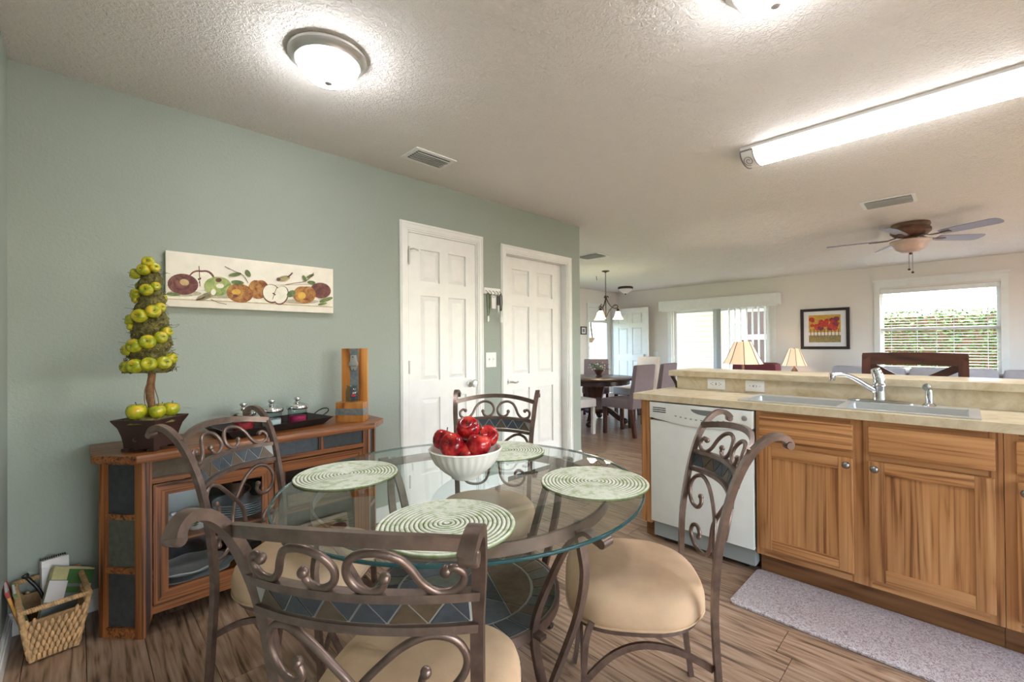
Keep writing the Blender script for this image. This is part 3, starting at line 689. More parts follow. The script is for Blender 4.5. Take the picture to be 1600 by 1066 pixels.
o.location = (.95, 2.60, .365); tag(o, 'wicker tray on shelf behind right glass door of sideboard', 'tray')

# ------------------------------------------------------------------ things on the sideboard
TZ = SBZ
PC = Vector((.232, 2.50, TZ))
tp = thing('topiary_tree', 'spiral moss topiary studded with green apples in square brown pot', 'topiary', PC)
pot = build(MB().lathe([(.092, .012), (.094, .035), (.100, .065), (.112, .100), (.134, .130), (.136, .137), (.126, .137), (.108, .122), (.0001, .120)], 4, PC, ph=PI/2), 'pot', 'pot_brown', tp, bevel=.002)
for a in range(4):
    an = PI/2*a; build(MB().box(-.016, .016, -.016, .016, 0, .014).xf(Matrix.Translation(PC+Vector((.078*math.cos(an), .078*math.sin(an), 0))) @ Matrix.Rotation(PI/4, 4, 'Z')), 'foot', 'pot_brown', pot, bevel=.003)
    an += PI/4; build(MB().tube(spline([PC+Vector((math.cos(an)*.077, math.sin(an)*.077, .060)), PC+Vector((math.cos(an)*.092, math.sin(an)*.092, .062)), PC+Vector((math.cos(an)*.090, math.sin(an)*.090, .050)), PC+Vector((math.cos(an)*.078, math.sin(an)*.078, .046))], 4), .003, 6), 'ring_handle', 'pot_brown', pot)
def lumpy(mb, amp, sc):
    for i, p in enumerate(mb.v):
        nn = mnoise.noise_vector(p*sc); mb.v[i] = p+nn*amp
    return mb
build(lumpy(MB().lathe([(.095, .118), (.085, .138), (.05, .146), (.0001, .150)], 28, PC), .006, 40), 'pot_moss', 'moss', tp, smooth=80)
build(lumpy(MB().tube([PC+Vector((.004*math.sin(i), .003*math.cos(2*i), .10+.03*i)) for i in range(9)], .015, 10), .004, 60), 'trunk', 'bark', tp, smooth=80)
for k in range(3):
    build(MB().tube(spline([PC+Vector((.016*math.cos(k*2), -.014, .14)), PC+Vector((.028*math.cos(k*2+.5), -.016, .20)), PC+Vector((.02*math.cos(k*2+1), -.014, .27)), PC+Vector((.012, -.01, .34))], 4), .0018, 5), 'vine', 'bark', tp)
prof = [(.0001, .335)]
for i in range(41):
    s_ = i/40; z = .335+s_*.475; prof.append(((.103-.062*s_)*(1+.10*abs(math.sin(s_*5*PI))-.06), z))
prof.append((.0001, .815))
# moss cone as a helical ridge
cone = MB(); nseg = 48; rows = 60; vs = []; fs = []
for j in range(rows+1):
    s_ = j/rows
    for i in range(nseg):
        a = 2*PI*i/nseg; ph = s_*5.2-a/(2*PI); k = .5+.5*math.cos(2*PI*(ph-.5))
        rr = (.090-.062*s_)*(.80+.24*k)
        vs.append(PC+Vector((rr*math.cos(a), rr*math.sin(a), .335+.475*s_)))
cone.add(vs, [(j*nseg+i, j*nseg+(i+1) % nseg, (j+1)*nseg+(i+1) % nseg, (j+1)*nseg+i) for j in range(rows) for i in range(nseg)]+[list(range(nseg))[::-1], [rows*nseg+i for i in range(nseg)]])
build(lumpy(lumpy(cone, .010, 45), .005, 130), 'moss_cone', 'moss', tp, smooth=80)
mt_frag = MB()
for i in range(900):
    s_ = random.random(); a = random.uniform(0, 2*PI); rr = (.090-.062*s_)*random.uniform(.88, 1.08); p = PC+Vector((rr*math.cos(a), rr*math.sin(a), .335+.475*s_))
    d = Vector((random.gauss(0, 1), random.gauss(0, 1), random.gauss(0, 1))).normalized()*random.uniform(.006, .012); q = d.orthogonal().normalized()*.0016
    mt_frag.add([p-d-q, p-d+q, p+d+q, p+d-q], [(0, 1, 2, 3)])
build(mt_frag, 'moss_strands', 'moss', tp, kind='stuff')
AP_PROF = [(.0001, .62), (.18, .68), (.38, .78), (.62, .82), (.86, .62), (1.0, .25), (1.0, -.1), (.90, -.45), (.68, -.76), (.42, -.86), (.2, -.80), (.0001, -.74)]
apple_mesh = {}
def apple(parent, c, r, mat, axis=(0, 0, 1), name='apple', top=False, label=None):
    if mat not in apple_mesh:
        o = build(MB().lathe([(x, z) for x, z in AP_PROF][::-1], 18), name, mat, None, smooth=80); apple_mesh[mat] = o.data
        s_ = build(MB().tube([(0, 0, .60), (.02, 0, .85), (.10, .02, 1.12)], [.05, .045, .06], 6), 'stem', 'stem', None); apple_mesh[mat+'_s'] = s_.data
        bpy.data.objects.remove(s_)
    else: o = bpy.data.objects.new(name, apple_mesh[mat]); COL.objects.link(o)
    st = bpy.data.objects.new('stem', apple_mesh[mat+'_s']); COL.objects.link(st); st.parent = o
    q = Vector(axis).to_track_quat('Z', 'Y'); o.rotation_mode = 'QUATERNION'; o.rotation_quaternion = q; o.scale = (r, r, r)
    if parent: o.parent = parent; o.location = Vector(c)-ORG[parent]
    else: o.location = c
    return o
vb = Vector((PC.x, PC.y, 0)).normalized(); vr = Vector((vb.y, -vb.x, 0))
def on_topiary(px, py, r):    # apple centre in the photograph -> place on the cone's front surface
    d = ray(px, py); t = PC.xy.dot(vb.xy)/Vector((d.x, d.y)).dot(vb.xy); p = Vector((d.x*t, d.y*t, CAM_H+d.z*t))
    u = (p-PC).dot(vr); s_ = max(0, min(1, (p.z-PC.z-.335)/.475)); R_ = .088-.060*s_
    u2 = u if abs(u) < R_+.012 else math.copysign(R_+.012, u)
    dep = math.sqrt(max(0, (R_+.006)**2-u2*u2))
    return Vector((PC.x, PC.y, p.z))+vr*u-vb*dep
AP = [(276, 60, 44), (240, 122, 46), (326, 106, 40), (168, 150, 42), (262, 292, 48), (336, 262, 36), (170, 320, 42), (315, 470, 54), (372, 436, 40), (208, 506, 55), (130, 536, 44), (272, 718, 56), (378, 680, 48), (425, 636, 42), (164, 750, 54), (104, 785, 44), (280, 896, 55), (172, 914, 56), (96, 922, 44), (400, 886, 54), (462, 852, 44), (130, 592, 28), (165, 365, 26)]
for (x, y, r) in AP:
    c = on_topiary(180+x/5.333, 400+y/5.333, r); out = (c-Vector((PC.x, PC.y, c.z))).normalized()
    apple(tp, c, r/5.333/350, 'apple_green', out+Vector((0, 0, .15)))
for i in range(9):     # and round the back
    s_ = i/9; a = math.radians(40+18*((i*5) % 6)); R_ = .09-.062*s_; d = Vector((math.cos(a), math.sin(a), 0))
    apple(tp, Vector((PC.x, PC.y, PC.z+.36+.45*s_))+d*R_, .024, 'apple_green', d)
for (x, y, r, ax) in ((-.062, -.050, .036, (0, 0, 1)), (.018, -.078, .030, (0, 0, 1)), (.078, -.030, .032, (.2, 0, 1)), (-.045, .02, .026, (0, 0, 1)), (.05, .045, .028, (.1, .2, 1)), (-.01, -.018, .024, (0, 0, 1)), (-.03, .07, .026, (0, 0, 1))):
    apple(tp, PC+Vector((x*.85, y*.85, .142+r*.8)), r, 'apple_green', ax)
tw = MB()
for i in range(26):
    s_ = random.random(); a = random.uniform(0, 2*PI); d = Vector((math.cos(a), math.sin(a), random.uniform(-.1, .4))); p = Vector((PC.x, PC.y, PC.z+.35+.45*s_))+Vector((d.x, d.y, 0))*(.09-.062*s_)
    tw.tube([p, p+d*.02, p+d*.036+Vector((0, 0, random.uniform(-.012, .012)))], .0008, 4)
build(tw, 'wire_twigs', 'stem', tp, kind='stuff')

# tray with canisters
TRX, TRY, TRA = .745, 2.600, math.radians(11)
tr = thing('serving_tray', 'long black metal tray with wire handles on sideboard', 'tray', (TRX, TRY, TZ), TRA)
a0, b0, a1, b1 = .235, .105, .275, .140
ring = [(a0, b0), (-a0, b0), (-a0, -b0), (a0, -b0)]; ring2 = [(a1, b1), (-a1, b1), (-a1, -b1), (a1, -b1)]; k = .965
vs = [(x, y, .002) for x, y in ring]+[(x, y, .042) for x, y in ring2]+[(x*k, y*k, .042) for x, y in ring2]+[(x*.99, y*.98, .006) for x, y in ring]
fs = [(3, 2, 1, 0)]+[(i, (i+1) % 4, (i+1) % 4+4, i+4) for i in range(4)]+[(i+4, (i+1) % 4+4, (i+1) % 4+8, i+8) for i in range(4)]+[(i+8, (i+1) % 4+8, (i+1) % 4+12, i+12) for i in range(4)]+[(12, 13, 14, 15)]
build(MB().add(vs, fs), 'pan', 'tray_dark', tr, world=False)
for s_ in (-1, 1):
    build(MB().tube(spline([(s_*.268, -.045, .040), (s_*.300, -.045, .058), (s_*.318, -.02, .070), (s_*.318, .02, .070), (s_*.300, .045, .058), (s_*.268, .045, .040)], 4), .0035, 6), 'handle', 'black_plastic', tr, smooth=60, world=False)
def canister(label, x, y, word, fill, fh):
    c = Vector((x, y, TZ+.0065)); t = thing('canister', label, 'canister', c, 0, 'glass canisters on the tray')
    r = .050; h = .084
    build(MB().lathe([(r*.9, 0), (r, .006), (r, h*.9), (r*1.04, h*.93), (r*1.04, h), (r*.95, h), (r*.93, .008), (.0001, .006)], 28), 'jar', 'jar_glass', t, smooth=50, world=False)
    build(lumpy(MB().lathe([(r*.85, .009), (r*.9, .012), (r*.9, fh), (.0001, fh+.004)], 20), .0015, 90), 'contents', fill, t, smooth=60, world=False)
    ld = build(MB().lathe([(r*1.10, h), (r*1.14, h+.004), (r*1.14, h+.018), (r*1.06, h+.023), (r*.66, h+.031), (r*.30, h+.037), (r*.26, h+.046), (.0001, h+.046)], 28), 'lid', 'chrome', t, smooth=40, world=False)
    build(MB().lathe([(.008, h+.046), (.017, h+.054), (.018, h+.060), (.012, h+.066), (.0001, h+.067)], 18), 'knob', 'chrome', ld, smooth=60, world=False)
    a = math.atan2(-y, -x); d = Vector((math.cos(a), math.sin(a), 0))
    Mx = Matrix.Translation(d*(r+.0012)+Vector((0, 0, h*.66))) @ Matrix.Rotation(a+PI/2, 4, 'Z') @ Matrix.Rotation(PI/2, 4, 'X')
    text_mesh(word, .019 if len(word) < 4 else .0165, 'lettering', 'ink', t, Mx)
canister('glass canister lettered TEA with red packets, nearest topiary on tray', .605, 2.575, 'TEA', 'red_sachet', .052)
canister('glass canister of white sugar in middle of black tray', .745, 2.605, 'SUGAR', 'sugar', .045)
canister('glass canister with pink sachets, nearest bottle opener board on tray', .885, 2.630, 'SWEET', 'pink_sachet', .046)

# bottle opener board
bo = thing('bottle_opener_stand', 'wooden bottle opener board with galvanised strip at right end of sideboard', 'bottle opener', (1.175, 2.545, TZ), math.radians(-46))
build(MB().box(-.077, .077, .010, .030, .0, .425), 'back_board', 'board_wood', bo, bevel=.002, world=False)
build(MB().box(-.025, .025, .0075, .0105, .115, .4245), 'metal_strip', 'galvanised', bo, world=False)
build(MB().box(-.080, .080, -.070, .009, 0, .112), 'catch_box', 'board_wood', bo, bevel=.002, world=False)
build(MB().box(-.0815, .0815, -.0715, .005, .040, .076), 'metal_band', 'galvanised', bo, world=False)
op = build(MB().prism([(-.014, .385), (.014, .385), (.018, .350), (.026, .338), (.026, .322), (-.026, .322), (-.026, .338), (-.018, .350)], -.012, .0075, 'y').prism([(-.02, .320), (.02, .320), (.014, .295), (-.014, .295)], -.002, .0075, 'y'), 'opener', 'nickel', bo, bevel=.002, world=False)
for z in (.374, .300): build(MB().ball((0, -.004, z) if z < .35 else (0, -.013, z), .0035, 8, 6), 'screw', 'black_plastic', op, world=False)
gj = thing('glass_jar', 'small clear glass jar with red print on bottle opener stand ledge', 'jar', Vector((1.175, 2.545, TZ+.1125))+Matrix.Rotation(math.radians(-46), 3, 'Z') @ Vector((0, -.031, 0)), math.radians(-46))
build(MB().lathe([(.032, 0), (.036, .004), (.037, .05), (.034, .072), (.028, .084), (.030, .088), (.031, .096), (.028, .096), (.025, .086), (.032, .070), (.034, .05), (.033, .008), (.0001, .006)], 24), 'jar', 'jar_glass', gj, smooth=50, world=False)
build(MB().prism([(.004, .034), (.026, .036), (.026, .046), (.014, .049), (.004, .045)], -.0385, -.0375, 'y').xf(Matrix.Rotation(.25, 4, 'Z')), 'print', 'red_ink', gj, world=False)

# ------------------------------------------------------------------ magazine basket in the corner
bk0 = Vector((-.075, 2.640, 0)); BR = math.radians(6)
bs = thing('wicker_basket', 'braided wicker magazine basket on floor in corner beside sideboard', 'basket', bk0, BR)
bw0, bd0, bw1, bd1, bh = .062, .112, .094, .155, .220
def wallpt(side, u, z):
    f_ = z/bh; wx = bw0+(bw1-bw0)*f_; wy = bd0+(bd1-bd0)*f_
    if side == 0: return Vector((u*wx, -wy, z))
    if side == 1: return Vector((wx, u*wy, z))
    if side == 2: return Vector((-u*wx, wy, z))
    return Vector((-wx, -u*wy, z))
body = MB(); body.prism([(-bw0, -bd0), (bw0, -bd0), (bw0, bd0), (-bw0, bd0)], .004, .012)
for sd in range(4):
    q = [wallpt(sd, -1, .008), wallpt(sd, 1, .008), wallpt(sd, 1, bh*.80), wallpt(sd, -1, bh*.80)]
    c_ = Vector((0, 0, 0)); inn = [Vector((p.x*.95, p.y*.96, p.z)) for p in q]
    body.add(q+inn, [(0, 1, 2, 3), (7, 6, 5, 4), (3, 2, 6, 7), (0, 4, 5, 1)])
build(body, 'lining', 'wicker', bs, world=False)
weave = MB()
for sd in range(4):
    nrow = 7; ncol = 9 if sd % 2 == 0 else 14
    nv = (Vector((0, -1, .25)), Vector((1, 0, .25)), Vector((0, 1, .25)), Vector((-1, 0, .25)))[sd].normalized()
    for r_ in range(nrow):
        for c2 in range(ncol):
            u = -1+2*(c2+.5+(.5 if r_ % 2 else 0)*.9)/ncol
            if u > 1: continue
            z = .012+(r_+.5)*(bh*.82-.012)/nrow
            if r_ == nrow-1 and abs(u) < .55 and sd % 2 == 0: continue
            lean = .06/ncol*6
            p0 = wallpt(sd, u-lean*.5, z-.017); p1 = wallpt(sd, u+lean*.5, z+.017); pm = (p0+p1)/2+nv*.006
            weave.tube([p0, (p0+pm)/2+nv*.003, pm, (p1+pm)/2+nv*.003, p1], [.003, .0062, .0070, .0062, .003], 6)
build(weave, 'braid', 'wicker_pale', bs, smooth=70, world=False, kind='stuff')
rim = MB()
pts = [wallpt(0, -1, bh), wallpt(0, 1, bh), wallpt(2, -1, bh+.01), wallpt(2, 1, bh+.01)]
per = []
for i in range(4):
    a, b_ = pts[i], pts[(i+1) % 4]
    for j in range(14): per.append(a.lerp(b_, j/14))
rim.tube(per, .007, 8, True)
for i in range(len(per)*2):
    a = per[(i//2) % len(per)].lerp(per[(i//2+1) % len(per)], (i % 2)/2); t_ = (per[(i//2+1) % len(per)]-per[(i//2) % len(per)]).normalized()
    w_ = t_.orthogonal().normalized(); w2 = t_.cross(w_)
    rim.tube([a+(w_*math.cos(q)+w2*math.sin(q))*.0075+t_*(q-PI)*.0022 for q in [k_*PI/4 for k_ in range(9)]], .003, 5)
build(rim, 'rim', 'wicker_pale', bs, smooth=70, world=False)
for sx_, sy_ in ((-1, -1), (1, -1), (1, 1), (-1, 1)):
    build(MB().tube([(sx_*bw0*1.0, sy_*bd0*1.0, .008), (sx_*bw1*.97, sy_*bd1*.97, bh*.9), (sx_*bw1, sy_*bd1, bh+(.01 if sy_ > 0 else 0))], .009, 8), 'corner_braid', 'wicker_pale', bs, smooth=70, world=False)
def book(name, label, cat, loc, rot, dims, cover, pages='paper', extra=None):
    t = thing(name, label, cat, loc); t.rotation_euler = rot
    w_, d_, h_ = dims
    build(MB().box(-w_/2, w_/2, -d_/2, -d_/2+.0015, 0, h_).box(-w_/2, w_/2, d_/2-.0015, d_/2, 0, h_).box(-w_/2, -w_/2+.0015, -d_/2, d_/2, 0, h_), 'cover', cover, t, world=False)
    build(MB().box(-w_/2+.002, w_/2-.004, -d_/2+.0016, d_/2-.0016, .003, h_-.003), 'pages', pages, t, world=False)
    if extra:
        for (nm, x0, x1, z0, z1, mt_) in extra: build(MB().box(x0, x1, -d_/2-.0008, -d_/2+.0005, z0, z1), nm, mt_, t, world=False)
    return t
bz = .02
R_ = math.radians
mrot = (R_(-27), R_(26), R_(22)); mE = Matrix.Rotation(mrot[2], 3, 'Z') @ Matrix.Rotation(mrot[1], 3, 'Y') @ Matrix.Rotation(mrot[0], 3, 'X'); mn = mE @ Vector((0, 1, 0))
def lean(off, dx=0, dz=0): return bk0+Vector((.012+dx, -.055, .034+dz))+mn*off
book('magazine', 'thick green and tan patterned magazine lying in front of basket', 'magazine', lean(0), mrot, (.15, .022, .27), 'book_sand', 'paper', [('band', -.075, .075, .0, .06, 'book_green'), ('band', -.02, .075, .205, .262, 'book_green'), ('title', -.066, .03, .168, .192, 'book_green'), ('block', -.075, -.02, .06, .085, 'book_green')])
book('magazine', 'magazine with dark red oval on cover at back of basket', 'magazine', lean(.030, .012, .006), mrot, (.14, .012, .275), 'paper', 'paper', [('oval', -.02, .05, .20, .24, 'red_ink'), ('stripe', .05, .065, .05, .26, 'book_blue'), ('stripe', -.065, -.05, .05, .26, 'black_plastic')])
book('magazine', 'grey and white catalogue in front of green magazine in basket', 'magazine', lean(-.020, -.020, -.004), mrot, (.13, .006, .225), 'book_grey', 'paper', [('title', -.065, .0, .14, .222, 'paper')])
book('book', 'red spined book standing at left end of basket', 'book', bk0+Vector((-.066, .030, .022)), (0, R_(-14), R_(6)), (.012, .13, .255), 'book_red', 'paper', [('title', -.004, .004, .10, .23, 'paint_orange')])
book('book', 'pale green edged book beside red book in basket', 'book', bk0+Vector((-.050, .040, .022)), (0, R_(-14), R_(6)), (.012, .12, .235), 'paint_leaf', 'paper')
t = thing('notepad_box', 'open white box of notepaper leaning at back of basket', 'box', bk0+Vector((.010, .105, .10)), 0); t.rotation_euler = (R_(-8), 0, R_(12))
build(MB().box(-.042, .042, -.016, -.014, 0, .205).box(-.042, -.040, -.014, .020, 0, .205).box(.040, .042, -.014, .020, 0, .205).box(-.040, .040, .018, .020, 0, .205), 'box', 'paper', t, world=False)
cl = MB()
for i in range(12): cl.tube([(-.038+i*.0068, .019+.004*math.cos(q), .207+.005*math.sin(q)) for q in [k_*PI/4 for k_ in range(9)]], .001, 4)
build(cl, 'wire_binding', 'black_plastic', t, world=False)
o = build(MB().tube(spline([(0, 0, 0), (-.02, .01, .06), (-.05, .02, .11), (-.062, .022, .13)], 4), [.006]*6+[.007]*4+[.012]*3, 8), 'umbrella', 'black_plastic', None, smooth=60)
o.location = bk0+Vector((-.020, .080, .14)); tag(o, 'black umbrella handle poking out of wicker basket', 'umbrella')
ORG[o] = Vector()

# ------------------------------------------------------------------ dining table
TC = Vector((.99, 1.257, 0)); GZ = .735; GR = .618
tb = thing('glass_dining_table', 'round glass dining table on curved bronze legs with slate mosaic shelf', 'table', TC)
gp = [(.0001, -.012), (GR-.005, -.012), (GR, -.009), (GR-.001, -.004), (GR-.024, 0.0), (.0001, 0)]
gl = build(MB().lathe(gp, 128, TC+Vector((0, 0, GZ))), 'glass_top', 'table_glass', tb, smooth=20)
build(MB().lathe([(GR-.0065, -.0118), (GR-.001, -.0114), (GR+.0005, -.0088), (GR-.0004, -.0036), (GR-.0060, -.0032)], 128, TC+Vector((0, 0, GZ)), ring=True), 'polished_edge', 'glass_edge', gl, smooth=60)
build(MB().bar([TC+Vector((.50*math.cos(2*PI*i/72), .50*math.sin(2*PI*i/72), GZ-.034)) for i in range(72)], .008, .034, lambda i: (math.cos(2*PI*i/72), math.sin(2*PI*i/72), 0), True), 'support_ring', 'iron', tb, smooth=40)
for q in range(4):
    an = PI/2*q; rd = Vector((math.cos(an), math.sin(an), 0)); sd = Vector((-rd.y, rd.x, 0))
    P_ = lambda r, z: TC+rd*r+Vector((0, 0, z))
    lg = MB()
    lg.bar([P_(a, b_) for a, b_, _ in spline([(.50, .700, 0), (.515, .65, 0), (.524, .58, 0), (.502, .47, 0), (.455, .345, 0), (.412, .24, 0), (.372, .12, 0), (.352, .01, 0)], 5)], .030, .013, sd)
    leg = build(lg, 'leg', 'iron', tb, smooth=40)
    lg2 = MB().bar([P_(a, b_) for a, b_, _ in spline([(.595, .694, 0), (.590, .684, 0), (.565, .690, 0), (.53, .700, 0), (.492, .672, 0), (.445, .61, 0), (.39, .50, 0), (.348, .405, 0), (.334, .322, 0), (.362, .21, 0), (.41, .10, 0), (.452, .012, 0)], 5)], .030, .013, sd)
    lg2.bar([P_(.452+.012*math.cos(a), .013+.012*math.sin(a)) for a in [PI*1.2+k_*PI/5 for k_ in range(9)]], .030, .006, sd)
    build(lg2, 'leg_scroll', 'iron', leg, smooth=40)
    cy = MB().lathe([(.013, -.020), (.013, .020)], 14).xf(Matrix.Translation(P_(.590, .692)) @ Vector((0, 0, 1)).rotation_difference(sd).to_matrix().to_4x4())
    build(cy, 'scroll_tip', 'iron', leg, smooth=40)
    build(MB().lathe([(.010, -.017), (.010, -.0125)], 16, P_(.50, GZ)), 'glass_pad', 'jar_glass', leg, smooth=40)
    build(MB().bar([P_(.325, .338), P_(.372, .338)], .026, .012, sd), 'bracket', 'iron', leg)
SZc = .350
sh = build(MB().lathe([(.315, SZc-.030), (.335, SZc-.030), (.335, SZc+.002), (.326, SZc+.002), (.326, SZc-.006), (.0001, SZc-.006)], 64, TC), 'shelf_rim', 'iron', tb, smooth=40)
build(MB().lathe([(.0001, SZc-.005), (.325, SZc-.005), (.325, SZc-.001), (.0001, SZc-.001)], 64, TC), 'mosaic_bed', 'grout', sh)
def tile(poly, mat): build(MB().prism(poly, SZc-.0008, SZc+.0015), 'mosaic_tile', mat, sh)
def shrink(poly, d=.0035):
    c = sum((Vector(p) for p in poly), Vector((0, 0)))/len(poly); out = []
    n = len(poly)
    for i in range(n):
        p = Vector(poly[i]); a = (Vector(poly[i-1])-p).normalized(); b_ = (Vector(poly[(i+1) % n])-p).normalized(); bi = a+b_
        if bi.length < .05: bi = (c-p)
        bi.normalize(); out.append(tuple(p+bi*d*1.5) if (c-p).dot(bi) > 0 else tuple(p-bi*d))
    return out
T2 = Vector((TC.x, TC.y)); SM = ['slate_dark', 'slate_blue', 'slate_green', 'slate_brown']
rng = random.Random(3)
def clip(poly, p, n):
    out = []
    for i in range(len(poly)):
        a, b_ = poly[i], poly[(i+1) % len(poly)]; da = (a-p).dot(n); db = (b_-p).dot(n)
        if da >= 0: out.append(a)
        if da*db < 0: out.append(a.lerp(b_, da/(da-db)))
    return out
disc = [Vector((.235*math.cos(2*PI*i/48), .235*math.sin(2*PI*i/48))) for i in range(48)]
polys = [disc]
for (ang, off) in ((.4, -.04), (1.9, .03), (1.2, .115), (2.7, -.10)):
    nn = Vector((math.cos(ang), math.sin(ang))); new = []
    for pl in polys:
        for s_ in (1, -1):
            c_ = clip(pl, nn*off, nn*s_)
            if len(c_) >= 3: new.append(c_)
    polys = new
def inset(pl, d):
    out = pl
    ctr = sum(pl, Vector((0, 0)))/len(pl)
    for i in range(len(pl)):
        a, b_ = pl[i], pl[(i+1) % len(pl)]; e = (b_-a)
        if e.length < 1e-5: continue
        n_ = Vector((-e.y, e.x)).normalized()
        if (ctr-a).dot(n_) < 0: n_ = -n_
        out = clip(out, a+n_*d, n_)
        if len(out) < 3: return []
    return out
for i, pl in enumerate(polys):
    q = inset(pl, .0028)
    if len(q) >= 3: tile([(p.x+T2.x, p.y+T2.y) for p in q], SM[rng.randrange(4)])
NW = 30
for i in range(NW):
    a = 2*PI*i/NW; b_ = 2*PI*(i+1)/NW
    pin = lambda t_, r_: Vector((r_*math.cos(t_), r_*math.sin(t_)))
    if i % 2: pl = [pin(a, .240), pin((a+b_)/2-.05, .322), pin(b_+.06, .322), pin(b_, .240)]
    else: pl = [pin(a, .240), pin(a+.06, .322), pin((a+b_)/2+2*PI/NW-.05+.05, .322), pin(b_, .240)]
    if i % 2 == 0: pl = [pin(a, .240), pin(a+.06, .322), pin((a+b_)/2+PI*2/NW-.05, .322), pin(b_, .240)]
    q = inset(pl, .0025)
    if len(q) >= 3: tile([(p.x+T2.x, p.y+T2.y) for p in q], SM[rng.randrange(4)])

# ------------------------------------------------------------------ placemats, bowl, apples
pm_prof = []
NR = 15; MR = .183
for i in range(NR):
    r0 = MR*i/NR; r1 = MR*(i+1)/NR
    pm_prof += [(max(r0, .0001), .0028), (r0+(r1-r0)*.25, .0062), (r0+(r1-r0)*.75, .0062)]
pm_prof += [(MR, .0035), (MR-.001, .0002)]
pmat = None
for (x, y, lab) in ((.712, 1.602, 'round woven green and white placemat nearest the sideboard'), (.700, .967, 'round woven green and white placemat at near side of glass table'), (1.272, .898, 'round woven green and white placemat on kitchen cabinet side of table'), (1.362, 1.448, 'round woven green and white placemat partly hidden behind apple bowl')):
    if pmat is None: pmat = build(MB().lathe(pm_prof[::-1], 72), 'placemat', 'placemat', None, smooth=80); o = pmat
    else: o = pmat.copy(); COL.objects.link(o)
    o.location = (x, y, GZ+.0006); o.rotation_euler = (0, 0, random.uniform(0, 6)); tag(o, lab, 'placemat', 'placemats on the glass table')
BC = Vector((1.0, 1.265, GZ+.0005))
bowl_p = [(.045, 0), (.050, .002), (.052, .008), (.080, .028), (.108, .055), (.121, .080), (.127, .098), (.131, .104), (.128, .108), (.122, .104), (.116, .085), (.100, .058), (.070, .030), (.0001, .018)]
bw = build(MB().lathe(bowl_p, 120, mod=lambda a, j: 1+(.014*math.cos(30*a) if j in (5, 6) else .006*math.cos(30*a) if j == 4 else 0)), 'fruit_bowl', 'porcelain', None, smooth=60)
bw.location = BC; tag(bw, 'white fluted ceramic bowl heaped with red apples on glass table', 'bowl')
fd = Vector((FWD.x, FWD.y, 0)).normalized(); rd_ = Vector((RT.x, RT.y, 0)).normalized()
for (lt, fw_, z, r, ax, lab) in ((-.078, .010, .868, .041, (.3, .2, .9), 'red apple at left end of heap in white bowl'),
        (-.040, -.052, .862, .043, (-.3, -.75, .45), 'dark red apple at front left of heap in white bowl, top facing camera'),
        (.052, -.048, .862, .043, (.15, .1, 1), 'bright orange-red apple at front right of heap in white bowl'),
        (.080, .022, .878, .040, (.1, -.8, .5), 'red apple at right end of heap in white bowl, dimple facing camera'),
        (.010, .012, .908, .043, (-.1, -.65, .75), 'red apple on top of the heap in white bowl'),
        (.006, -.045, .832, .036, (.5, 0, .8), 'small red apple low between two front apples in bowl'),
        (-.005, .075, .862, .040, (0, .3, 1), 'red apple hidden at back of white bowl')):
    c = Vector((BC.x, BC.y, z))+rd_*lt+fd*fw_
    ax2 = rd_*ax[0]+fd*ax[1]+Vector((0, 0, ax[2]))
    o = apple(None, c, r, 'apple_red', ax2, 'red_apple'); tag(o, lab, 'apple', 'apples in the white bowl')

